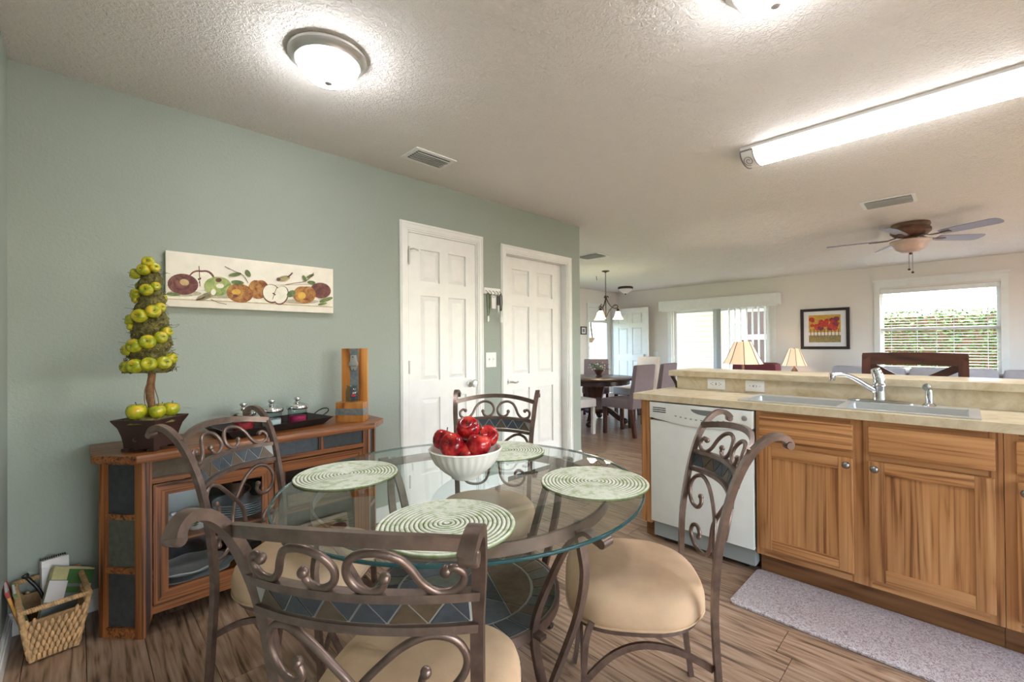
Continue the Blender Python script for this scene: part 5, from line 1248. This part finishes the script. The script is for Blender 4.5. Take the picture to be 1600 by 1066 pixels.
vb_ = thing('vertical_blinds', 'white vertical blinds with valance at sliding glass door', 'blinds', (XF-.08, 3.6, 1.9))
build(MB().box(XF-.130, XF-.118, 2.40, 4.80, 1.915, 2.135).box(XF-.118, XF-.001, 2.40, 2.412, 1.915, 2.135).box(XF-.118, XF-.001, 4.788, 4.80, 1.915, 2.135).box(XF-.118, XF-.001, 2.412, 4.788, 2.123, 2.135), 'valance', 'blind_white', vb_)
build(MB().box(XF-.130-.001, XF-.116, 3.71, 3.74, 1.935, 2.11), 'valance_clip', 'blind_white', vb_)
build(MB().box(XF-.09, XF-.05, 2.45, 4.75, 1.90, 1.93), 'head_rail', 'blind_white', vb_)
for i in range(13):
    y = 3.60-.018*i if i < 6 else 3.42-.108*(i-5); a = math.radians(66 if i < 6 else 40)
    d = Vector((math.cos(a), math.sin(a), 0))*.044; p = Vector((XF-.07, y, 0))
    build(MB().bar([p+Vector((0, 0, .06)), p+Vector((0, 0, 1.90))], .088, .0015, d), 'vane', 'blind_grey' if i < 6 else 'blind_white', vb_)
wn_ = bpy.data.objects.new('window_1', None); COL.objects.link(wn_); wn_['kind'] = 'structure'; wn_.location = (XF, .3, WZ0); ORG[wn_] = Vector(wn_.location)
build(MB().box(XF-.018, XF, WY0-.075, WY0, WZ0-.06, WZ1+.03).box(XF-.018, XF, WY1, WY1+.075, WZ0-.06, WZ1+.03).box(XF-.022, XF, WY0-.075, WY1+.075, WZ1+.03, WZ1+.12).box(XF-.035, XF, WY0-.095, WY1+.095, WZ1+.12, WZ1+.155), 'casing', 'white_trim', wn_)
build(MB().box(XF-.045, XF+.06, WY0-.085, WY1+.085, WZ0-.028, WZ0-.001), 'window_sill', 'white_trim', wn_)
wm = 1.405
build(MB().box(XF+.055, XF+.10, WY0, WY0+.04, WZ0, WZ1).box(XF+.055, XF+.10, WY1-.04, WY1, WZ0, WZ1).box(XF+.055, XF+.10, WY0+.04, WY1-.04, WZ1-.04, WZ1).box(XF+.055, XF+.10, WY0+.04, WY1-.04, WZ0, WZ0+.04).box(XF+.050, XF+.09, WY0+.04, WY1-.04, wm-.028, wm+.028), 'window_frame', 'white_trim', wn_)
for z0, z1 in ((WZ0+.04, wm-.028), (wm+.028, WZ1-.04)): build(MB().box(XF+.072, XF+.076, WY0+.04, WY1-.04, z0, z1), 'pane', 'pane_glass', wn_)
hb_ = thing('horizontal_blinds', 'white horizontal slat blinds lowered in living room window', 'blinds', (XF+.03, .3, WZ0))
build(MB().box(XF+.004, XF+.045, WY0+.006, WY1-.006, WZ1-.075, WZ1-.004), 'head_rail', 'blind_white', hb_)
zz = WZ1-.11
while zz > WZ0+.04:
    build(MB().bar([(XF+.026, WY0+.012, zz), (XF+.026, WY1-.012, zz)], .048, .0025, (1, 0, .10)), 'slat', 'blind_white', hb_); zz -= .044
build(MB().box(XF+.006, XF+.046, WY0+.012, WY1-.012, WZ0+.004, WZ0+.026), 'bottom_rail', 'blind_white', hb_)
for y in (WY0+.13, WY0+.48, .30, .52, WY1-.14): build(MB().box(XF+.002, XF+.0035, y-.004, y+.004, WZ0+.026, WZ1-.075), 'ladder_tape', 'blind_white', hb_)
build(MB().tube([(XF-.002, WY1-.10, WZ1-.08), (XF-.002, WY1-.10, WZ1-.55)], .005, 6), 'tilt_wand', 'blind_white', hb_)
# framed picture
fr_ = thing('framed_picture', 'dark framed print of red trees in white mat on far wall', 'picture', (XF, 1.73, 1.08))
py0, py1, pz0, pz1 = 1.372, 2.092, 1.079, 1.800; fw = .048
build(MB().box(XF-.030, XF-.001, py0, py0+fw, pz0, pz1).box(XF-.030, XF-.001, py1-fw, py1, pz0, pz1).box(XF-.030, XF-.001, py0+fw, py1-fw, pz0, pz0+fw).box(XF-.030, XF-.001, py0+fw, py1-fw, pz1-fw, pz1), 'frame', 'frame_dark', fr_)
build(MB().box(XF-.012, XF-.002, py0+fw, py1-fw, pz0+fw, pz1-fw), 'mat', 'mat_board', fr_)
qy0, qy1, qz0, qz1 = py0+.125, py1-.125, pz0+.12, pz1-.115
build(MB().box(XF-.0130, XF-.0121, qy0, qy1, qz0, qz1), 'painted_sky', 'paint_orange', fr_)
build(MB().box(XF-.0136, XF-.0131, qy0, qy1, qz0, qz0+.125), 'painted_ground', 'paint_field', fr_)
build(MB().box(XF-.0136, XF-.0131, qy0, qy1, qz0+.125, qz0+.18), 'painted_light', 'paint_cream', fr_)
rg = random.Random(11)
for i in range(9):
    y = qy0+.03+(qy1-qy0-.06)*i/8; build(MB().box(XF-.0142, XF-.0137, y-.005, y+.005, qz0+.11, qz0+.24), 'painted_trunk', 'paint_plum', fr_)
for i in range(34):
    y = rg.uniform(qy0+.045, qy1-.045); z = rg.uniform(qz0+.235, qz1-.075); r_ = rg.uniform(.030, .046); n = 12
    build(MB().add([(XF-.0145-.00008*i, y+r_*math.cos(2*PI*k_/n), z+r_*.95*math.sin(2*PI*k_/n)) for k_ in range(n)], [list(range(n))]), 'painted_crown', ('paint_scarlet', 'paint_scarlet', 'paint_plum')[i % 3], fr_)
sw2 = thing('wall_switch', 'white switch plate on far wall between front door and slider', 'switch', (XF, 4.95, .93))
build(MB().box(XF-.007, XF-.0005, 4.88, 5.0, .88, 1.00), 'plate', 'white_plastic', sw2, bevel=.002)
build(MB().box(XF-.014, XF-.006, 4.93, 4.95, .92, .96), 'toggle', 'white_plastic', sw2)

# ------------------------------------------------------------------ front wall: doorway, open door, small picture
fd_ = bpy.data.objects.new('door_4', None); COL.objects.link(fd_); fd_['kind'] = 'structure'; fd_.location = (8.8, YF, 0); ORG[fd_] = Vector(fd_.location)
casing(fd_, DX0, DX1, DZ, YF, .075); jamb(fd_, DX0, DX1, DZ, YF, YF+.12, .02)
lf = six_panels(fd_, DX0+.02, DX0+.93, .012, DZ-.03, YF, .04, True)
lf.location = Vector((0, 0, 0))
# swing the leaf open: hinge line at (DX1-.03, YF-.02)
hinge = Vector((DX0+.93, YF, 0)); Mrot = Matrix.Translation(Vector((DX1-.035, YF-.03, 0))-ORG[fd_]) @ Matrix.Rotation(math.radians(90), 4, 'Z') @ Matrix.Translation(ORG[fd_]-hinge)
lf.matrix_local = Mrot
kb2 = MB().ball((DX0+.02+.07, YF+.09, .93), .032, 14, 9).cyl((DX0+.09, YF+.055, .93), .012, -.02, .02, 8)
build(kb2, 'knob', 'nickel', lf, smooth=60)
sd_ = build(MB().box(DX0+.02, DX0+.09, YF+.07, YF+.10, .02, DZ-.02).box(DX1-.20, DX1-.02, YF+.07, YF+.10, .02, DZ-.02).box(DX0+.09, DX1-.20, YF+.07, YF+.10, DZ-.36, DZ-.02).box(DX0+.09, DX1-.20, YF+.07, YF+.10, .02, .12), 'storm_door', 'white_trim', fd_)
build(MB().box(DX0+.09, DX1-.20, YF+.083, YF+.087, .12, DZ-.36), 'pane', 'pane_glass', sd_)
sm = thing('small_picture', 'small dark framed picture on front wall left of doorway', 'picture', (8.08, YF, 1.41))
build(MB().box(7.985, 8.01, YF-.02, YF-.001, 1.41, 1.59).box(8.17, 8.195, YF-.02, YF-.001, 1.41, 1.59).box(8.01, 8.17, YF-.02, YF-.001, 1.41, 1.435).box(8.01, 8.17, YF-.02, YF-.001, 1.565, 1.59), 'frame', 'frame_dark', sm)
build(MB().box(8.01, 8.17, YF-.010, YF-.002, 1.435, 1.565), 'mat', 'mat_board', sm); build(MB().box(8.05, 8.13, YF-.012, YF-.0101, 1.465, 1.535), 'print', 'book_grey', sm)

# ------------------------------------------------------------------ dining area beyond the green wall
DT = Vector((5.66, 3.98, 0)); DTZ = .70
dt = thing('pedestal_table', 'round dark wood pedestal dining table beyond green wall', 'table', DT)
build(MB().lathe([(.0001, DTZ-.032), (.60, DTZ-.032), (.62, DTZ-.02), (.615, DTZ-.006), (.605, DTZ), (.0001, DTZ)], 56, DT), 'top', 'walnut', dt, smooth=40)
build(MB().lathe([(.53, DTZ-.10), (.53, DTZ-.033)], 40, DT), 'skirt', 'walnut', dt, smooth=40)
build(MB().lathe([(.15, .16), (.16, .19), (.14, .22), (.13, .40), (.17, .55), (.17, DTZ-.101), (.0001, DTZ-.1)], 8, DT), 'pedestal', 'walnut_v', dt)
for k_ in range(4):
    a = math.radians(25+90*k_); d = Vector((math.cos(a), math.sin(a), 0)); s_ = Vector((-d.y, d.x, 0))
    lgp = build(MB().bar(spline([DT+d*.10+Vector((0, 0, .24)), DT+d*.22+Vector((0, 0, .20)), DT+d*.34+Vector((0, 0, .11)), DT+d*.43+Vector((0, 0, .06))], 4), .07, .07, s_), 'claw_leg', 'walnut', dt, smooth=50)
    build(MB().ball(DT+d*.45+Vector((0, 0, .048)), .048, 14, 9), 'claw_foot', 'walnut', lgp, smooth=60)
def parsons(label, fab, legs='walnut_v'):
    c = thing('upholstered_chair', label, 'chair', (0, 0, 0), 0, 'upholstered chairs round the pedestal table'); ORG[c] = Vector()
    build(MB().box(-.225, .225, -.24, .19, .36, .475), 'seat', fab, c, bevel=.022)
    vs = [(-.225, .17, .36), (.225, .17, .36), (.225, .255, .36), (-.225, .255, .36), (-.215, .265, .93), (.215, .265, .93), (.215, .325, .93), (-.215, .325, .93)]
    build(MB().add(vs, [(0, 3, 2, 1), (4, 5, 6, 7), (0, 1, 5, 4), (1, 2, 6, 5), (2, 3, 7, 6), (3, 0, 4, 7)]), 'backrest', fab, c, bevel=.02)
    for sx_ in (-1, 1):
        build(MB().bar([(sx_*.19, -.205, .36), (sx_*.19, -.205, 0)], .042, .042, (1, 0, 0)), 'leg', legs, c)
        build(MB().bar([(sx_*.19, .215, .36), (sx_*.19, .265, 0)], .042, .042, (1, 0, 0)), 'leg', legs, c)
    for i in range(14): build(MB().ball((-.21+.42*i/13, -.2405, .372), .006, 6, 4), 'nail_head', 'pewter', c)
    return c
pc0 = parsons('mauve upholstered chair nearest kitchen counter, back toward kitchen', 'fabric_mauve')
def facing(p, q): d = Vector(q)-Vector(p); return math.atan2(d.y, d.x)+PI/2
p = (5.28, 3.20, 0); pc0.location = p; pc0.rotation_euler = (0, 0, math.radians(86)+PI/2)
p = (5.84, 3.16, 0); dup(pc0, p, math.radians(92)+PI/2, 'mauve upholstered chair behind the one nearest the counter')
p = (5.60, 4.85, 0); dup(pc0, p, facing(p, DT), 'mauve upholstered chair across table by doorway, partly hidden by green wall')
p = (6.45, 4.50, 0); dup(pc0, p, facing(p, DT), 'mauve upholstered chair at far side of pedestal table')
pc1 = parsons('pale upholstered chair with pale legs, seat showing past green wall end', 'fabric_pale', 'fabric_pale')
p = (4.80, 3.74, 0); pc1.location = p; pc1.rotation_euler = (0, 0, math.radians(-15)+PI/2)
pc2 = parsons('cream upholstered chair behind mauve chairs in front of open white door', 'fabric_cream')
p = (6.44, 3.74, 0); pc2.location = p; pc2.rotation_euler = (0, 0, facing(p, DT)); pc2.scale = (1.05, 1.05, 1.06)
fb = thing('flower_basket', 'small handled basket of dried flowers on pedestal table', 'flower basket', (5.78, 3.98, DTZ))
c = Vector((5.78, 3.98, DTZ))
build(MB().lathe([(.05, 0), (.055, .006), (.035, .02), (.05, .05), (.085, .105), (.08, .105), (.0001, .08)], 20, c), 'basket', 'fan_wood', fb, smooth=40)
build(MB().tube([c+Vector((.085*math.cos(q), -.085*math.cos(q)*.9, .105+.13*math.sin(q))) for q in [PI*i/14 for i in range(15)]], .005, 6), 'handle', 'wicker', fb)
sprig = MB(); buds = [MB(), MB()]
for i in range(46):
    a = random.uniform(0, 2*PI); e = Vector((math.cos(a)*random.uniform(.05, .19), math.sin(a)*random.uniform(.05, .19), random.uniform(.10, .21)))
    sprig.tube([c+Vector((0, 0, .09)), c+e*.6+Vector((0, 0, .06)), c+e], .0016, 4); buds[i % 2].ball(c+e, .010, 6, 4)
build(sprig, 'stems', 'paint_leaf', fb); build(buds[0], 'pale_flowers', 'paint_cream', fb); build(buds[1], 'blue_flowers', 'book_blue', fb)
# chandelier
CH = Vector((6.40, 4.25, 0)); cd = thing('chandelier', 'bronze chandelier with bell glass shades hanging in dining area', 'chandelier', (CH.x, CH.y, CEIL))
V3 = lambda x, y, z: Vector((CH.x+x, CH.y+y, z))
build(MB().lathe([(.0001, 2.439), (.065, 2.439), (.065, 2.430), (.02, 2.415), (.008, 2.405), (.0001, 2.405)], 24, CH), 'canopy', 'bronze_dark', cd, smooth=40)
chn = MB()
for i in range(13):
    z = 2.40-.031*i; dx = (1, 0) if i % 2 else (0, 1)
    chn.tube([V3(dx[0]*.009*math.cos(q), dx[1]*.009*math.cos(q), z-.012+.018*math.sin(q)) for q in [k_*PI/5 for k_ in range(10)]], .003, 5, True)
build(chn, 'chain', 'bronze_dark', cd)
build(MB().tube([V3(0, 0, 2.02), V3(0, 0, 1.60)], .008, 8), 'stem', 'bronze_dark', cd)
for k_ in range(3):
    a = math.radians(-52+120*k_); d = Vector((math.cos(a), math.sin(a), 0)); Q = lambda r, z: V3(d.x*r, d.y*r, z)
    ar_ = build(MB().tube(spline([Q(.045, 1.985), Q(.03, 2.01), Q(.012, 1.985), Q(.03, 1.92), Q(.09, 1.83), Q(.17, 1.80), Q(.20, 1.83), Q(.175, 1.86), Q(.13, 1.845), Q(.06, 1.76), Q(.012, 1.66)], 5), .008, 8), 'arm', 'bronze_dark', cd, smooth=60)
    build(MB().lathe([(.010, 1.80), (.018, 1.785), (.034, 1.755), (.030, 1.745), (.0001, 1.745)], 16, V3(d.x*.20, d.y*.20, 0)), 'socket_cup', 'bronze_dark', ar_, smooth=40)
    build(MB().lathe([(.032, 1.748), (.040, 1.72), (.050, 1.68), (.066, 1.645), (.088, 1.620), (.085, 1.620), (.062, 1.647), (.045, 1.68), (.028, 1.744)], 24, V3(d.x*.20, d.y*.20, 0), ring=True), 'glass_shade', 'shade_glow_small', ar_, smooth=60)
hk = onz(932, 432, CEIL)
o = build(MB().tube(spline([(0, 0, -.001), (0, 0, -.04), (.012, 0, -.055), (.002, 0, -.068)], 4), .005, 6).box(-.015, .015, -.006, .006, -.004, -.0005), 'ceiling_hook', 'bronze_dark', None)
o.location = hk; tag(o, 'small metal hook screwed into ceiling beside chandelier', 'hook')
c = onz(979, 452, CEIL); c = Vector((8.55, 5.17, CEIL))
fm = thing('flush_light', 'small bronze flush ceiling light with white glass near front door', 'ceiling light', c)
build(MB().lathe([(.0001, -.001), (.15, -.001), (.165, -.02), (.160, -.045), (.145, -.050), (.0001, -.049)], 32, c), 'rim', 'bronze_dark', fm, smooth=40)
gs_ = build(MB().lathe([(.145, -.050), (.125, -.085), (.07, -.125), (.015, -.145), (.0001, -.145)], 32, c), 'glass_bowl', 'shade_white', fm, smooth=60)
build(MB().ball(c+Vector((0, 0, -.155)), .018, 10, 7), 'finial', 'bronze_dark', gs_, smooth=60)

# ------------------------------------------------------------------ living room
def lamp(name, label, x, y, tz, h, r0, r1, sh, mat):
    c = Vector((x, y, tz)); t = thing(name, label, 'lamp', c)
    build(MB().lathe([(.07, 0), (.075, .012), (.03, .03), (.022, .06), (.05, .11), (.06, .16), (.035, .21), (.014, .24), (.012, h-sh*.3), (.0001, h-sh*.3)], 24, c), 'base', 'bronze_dark', t, smooth=40)
    z0 = h-sh
    pf = [(r0, z0), (r0*.97, z0+sh*.02), (r0*.80, z0+sh*.28), (r0*.62, z0+sh*.62), (r1*1.02, z0+sh*.97), (r1, h), (r1*.97, h), (r0*.60, z0+sh*.6), (r0*.95, z0+.004)]
    s2 = build(MB().lathe(pf, 8, c, ph=PI/8, ring=True), 'shade', mat, t, smooth=20)
    rb = MB()
    for k_ in range(8):
        a = PI/8+PI/4*k_; rb.tube([c+Vector((math.cos(a)*r*1.005, math.sin(a)*r*1.005, z)) for r, z in pf[:6]], .004, 5)
    build(rb, 'shade_ribs', 'fan_wood', s2)
    build(MB().ball(c+Vector((0, 0, h+.008)), .012, 8, 6), 'finial', 'bronze_dark', s2)
    bl_ = bpy.data.lights.new('bulb', 'POINT'); bl_.energy = 4; bl_.color = (1, .86, .68); bl_.shadow_soft_size = .03
    bo_ = bpy.data.objects.new('bulb', bl_); COL.objects.link(bo_); bo_.parent = t; bo_.location = (0, 0, h-sh*.45)
    return t
def side_table(label, x, y, h):
    t = thing('side_table', label, 'table', (x, y, 0))
    build(MB().box(x-.24, x+.24, y-.24, y+.24, h-.03, h), 'top', 'walnut', t, bevel=.004)
    for a in (-1, 1):
        for b_ in (-1, 1): build(MB().box(x+a*.20-.022, x+a*.20+.022, y+b_*.20-.022, y+b_*.20+.022, 0, h-.03), 'leg', 'walnut_v', t)
    build(MB().box(x-.22, x+.22, y-.22, y+.22, .14, .16), 'shelf', 'walnut', t)
side_table('small dark side table hidden behind bar under nearer lamp', 5.36, 1.75, .58)
lamp('table_lamp', 'larger lit table lamp with ribbed cream shade before vertical blinds', 5.36, 1.75, .58, .64, .205, .085, .25, 'shade_glow')
side_table('small dark side table under lamp below framed picture', 9.10, 2.12, .52)
lamp('table_lamp', 'smaller lit table lamp below the framed picture', 9.10, 2.12, .52, .57, .205, .085, .30, 'shade_glow')
sf = thing('sofa', 'long grey sofa under living room window behind bar', 'sofa', (8.6, .2, 0))
for fx_, fy_ in ((8.2, -1.2), (8.2, 1.45), (9.1, -1.2), (9.1, 1.45)): build(MB().cyl((fx_, fy_, 0), .03, 0, .06, 10), 'foot', 'walnut', sf)
build(MB().box(8.12, 9.08, -1.3, 1.55, .05, .42), 'base', 'fabric_grey', sf, bevel=.03)
build(MB().box(8.92, 9.22, -1.3, 1.55, .05, .745), 'backrest', 'fabric_grey', sf, bevel=.05)
for y0, y1 in ((-1.52, -1.29), (1.54, 1.77)): build(MB().box(8.12, 9.20, y0, y1, .05, .62), 'arm', 'fabric_grey', sf, bevel=.05)
for i in range(3): build(MB().box(8.74, 8.95, -1.26+i*.94, -1.26+i*.94+.90, .42, .82), 'back_cushion', 'fabric_grey', sf, bevel=.06); build(MB().box(8.14, 8.80, -1.26+i*.94, -1.26+i*.94+.90, .40, .53), 'seat_cushion', 'fabric_grey', sf, bevel=.04)
rc = thing('recliner', 'maroon armchair whose top shows behind the larger lamp', 'armchair', (6.3, 2.0, 0))
for fx_, fy_ in ((6.0, 1.75), (6.6, 1.75), (6.0, 2.25), (6.6, 2.25)): build(MB().cyl((fx_, fy_, 0), .03, 0, .09, 10), 'foot', 'walnut', rc)
build(MB().box(5.95, 6.65, 1.70, 2.30, .08, .45), 'seat', 'fabric_maroon', rc, bevel=.04)
build(MB().box(6.50, 6.78, 1.72, 2.28, .10, .935), 'backrest', 'fabric_maroon', rc, bevel=.06)
for y0, y1 in ((1.58, 1.74), (2.26, 2.42)): build(MB().box(5.95, 6.70, y0, y1, .08, .62), 'arm', 'fabric_maroon', rc, bevel=.04)
rc.rotation_euler = (0, 0, 0)
# cross-back bar stool at the bar
st = thing('bar_stool', 'dark wood cross-back bar stool on far side of bar', 'stool', (3.55, .23, 0))
sx0, sy0, sy1 = 3.70, .005, .455
for y in (sy0, sy1):
    build(MB().bar([(3.70, y, 0), (3.68, y, .66), (3.70, y, .90), (3.735, y, 1.125)], .046, .026, (0, 1, 0)), 'back_post', 'walnut_v', st)
    build(MB().bar([(3.33, y+(.02 if y < .2 else -.02), 0), (3.36, y+(.02 if y < .2 else -.02), .64)], .04, .04, (0, 1, 0)), 'front_leg', 'walnut_v', st)
    build(MB().bar([(3.35, y, .22), (3.69, y, .22)], .03, .02, (0, 0, 1)), 'side_rung', 'walnut', st)
build(MB().bar([(3.728+.02*math.sin(PI*i/10), sy0-.02+(sy1-sy0+.04)*i/10, 1.098+.006*math.sin(PI*i/10)) for i in range(11)], .078, .024, (0, 0, 1)), 'top_rail', 'walnut', st, smooth=40)
build(MB().bar([(3.702, sy0, .78), (3.702, sy1, .78)], .05, .022, (0, 0, 1)), 'low_rail', 'walnut', st)
build(MB().bar([(3.706, sy0+.01, .80), (3.733, sy1-.01, 1.06)], .045, .018, (0, .5, -.8)), 'cross_slat', 'walnut', st)
build(MB().bar([(3.712, sy1-.01, .80), (3.739, sy0+.01, 1.06)], .045, .018, (0, .5, .8)), 'cross_slat', 'walnut', st)
build(MB().box(3.32, 3.70, sy0-.01, sy1+.01, .64, .69), 'seat', 'walnut', st, bevel=.012)

# ------------------------------------------------------------------ outside
struct(MB().box(XF+.12, 22, -12, 22, -.25, -.12).box(-6, XF+.12, YF+.12, 22, -.25, -.12), 'ground', 'grass')
struct(MB().box(XF+.125, 12.4, 1.4, 6.6, -.119, -.04), 'patio', 'concrete')
struct(MB().box(6.5, 12.5, YF+.125, 9.0, -.119, -.05), 'front_walk', 'concrete')
struct(MB().box(XF+.125, 12.6, 1.3, 6.7, 2.62, 2.75), 'added_shade_roof', 'white_trim')  # unseen roof slab added to keep sky light off the siding
nh = thing('neighbour_house', 'neighbouring house wall with beige lap siding seen through sliding door', 'house', (12.9, 6.2, -.12))
build(MB().box(12.95, 13.1, 4.55, 9.6, -.12, 3.2), 'wall', 'siding', nh)
z = -.10
while z < 3.1:
    build(MB().add([(12.90, 4.55, z), (12.90, 9.6, z), (12.945, 9.6, z+.15), (12.945, 4.55, z+.15), (12.95, 4.55, z), (12.95, 9.6, z)], [(0, 1, 2, 3), (0, 4, 5, 1)]), 'siding_board', 'siding', nh); z += .15
build(MB().box(12.85, 12.90, 4.55, 4.70, -.12, 3.2), 'corner_board', 'white_trim', nh)
pg = thing('porch_screen', 'white framed porch with dark panels behind vertical blinds', 'porch', (13.3, 3.2, -.12))
for y in (2.0, 2.75, 3.5, 4.25): build(MB().box(13.2, 13.3, y-.06, y+.06, -.12, 2.6), 'post', 'white_trim', pg)
for z0, z1 in ((2.05, 2.3), (1.28, 1.42), (.3, .42)): build(MB().box(13.21, 13.29, 1.7, 4.5, z0, z1), 'rail', 'white_trim', pg)
for y in (2.06, 2.81, 3.56):
    for z0, z1 in ((.42, 1.28), (1.42, 2.05)): build(MB().box(13.24, 13.26, y, y+.63, z0, z1), 'panel', 'outdoor_dark', pg)
build(MB().box(13.0, 14.2, 1.5, 4.5, 2.6, 2.75), 'roof', 'outdoor_dark', pg)
def foliage(n, box, size, seed):
    rg = random.Random(seed); mb = MB()
    for i in range(n):
        p = Vector([rg.uniform(box[2*k_], box[2*k_+1]) for k_ in range(3)])
        a = Vector((rg.gauss(0, 1), rg.gauss(0, 1), rg.gauss(0, 1))).normalized()*size*rg.uniform(.6, 1.3); b_ = a.orthogonal().normalized()*size*.45
        mb.add([p-a, p+b_, p+a, p-b_], [(0, 1, 2, 3)])
    return mb
hd = thing('hedge', 'clipped green hedge outside living room window', 'hedge', (12.4, .2, -.12))
build(foliage(9000, (11.9, 12.3, -3.4, 2.0, -.1, 1.82), .055, 5), 'leaves', 'leaf_green', hd, kind='stuff')
build(MB().box(12.15, 12.7, -3.4, 2.0, -.12, 1.70), 'inner_twigs', 'bark', hd)
pl_ = thing('garden_shrub', 'lime green leafy shrub outside front doorway', 'shrub', (10.3, 8.0, -.12))
mbl = MB(); rg = random.Random(9)
for i in range(110):
    a = rg.uniform(0, 2*PI); e = Vector((math.cos(a)*rg.uniform(.15, .6), math.sin(a)*rg.uniform(.15, .6), rg.uniform(.5, 1.35))); p0 = Vector((10.3, 8.0, .1)); s_ = Vector((-math.sin(a), math.cos(a), 0))*.05
    m1 = p0+e*.6+Vector((0, 0, .1)); e1 = p0+e
    mbl.add([p0, m1-s_, e1, m1+s_], [(0, 1, 2, 3)])
build(mbl, 'leaves', 'leaf_lime', pl_); build(MB().cyl((10.3, 8.0, -.12), .05, 0, .35, 8), 'stem', 'bark', pl_)
o = build(MB().box(8.5, 12.8, 9.65, 9.9, -.119, .10), 'flower_bed_edge', 'mulch', None); tag(o, 'low terracotta edging of garden bed outside front doorway', 'garden edging')
hg = thing('hanging_basket', 'rope plant hanger on white porch beam outside front doorway', 'plant hanger', (9.15, 6.55, -.05))
build(MB().tube([(9.10, 6.55, 2.25), (9.10, 6.55, 1.66), (9.03, 6.55, 1.32)], .018, 6).tube([(9.19, 6.55, 2.25), (9.19, 6.55, 1.66), (9.26, 6.55, 1.32)], .018, 6), 'rope', 'bronze_dark', hg)
build(MB().lathe([(.06, -.09), (.12, 0), (.13, .03), (.11, .03), (.0001, -.02)], 16, (9.145, 6.55, 1.32)), 'basket', 'wicker', hg)
build(MB().box(8.0, 10.4, 6.50, 6.60, 2.25, 2.33), 'porch_beam', 'white_trim', hg)
for x in (8.02, 10.3): build(MB().box(x, x+.08, 6.51, 6.59, -.05, 2.25), 'porch_post', 'white_trim', hg)
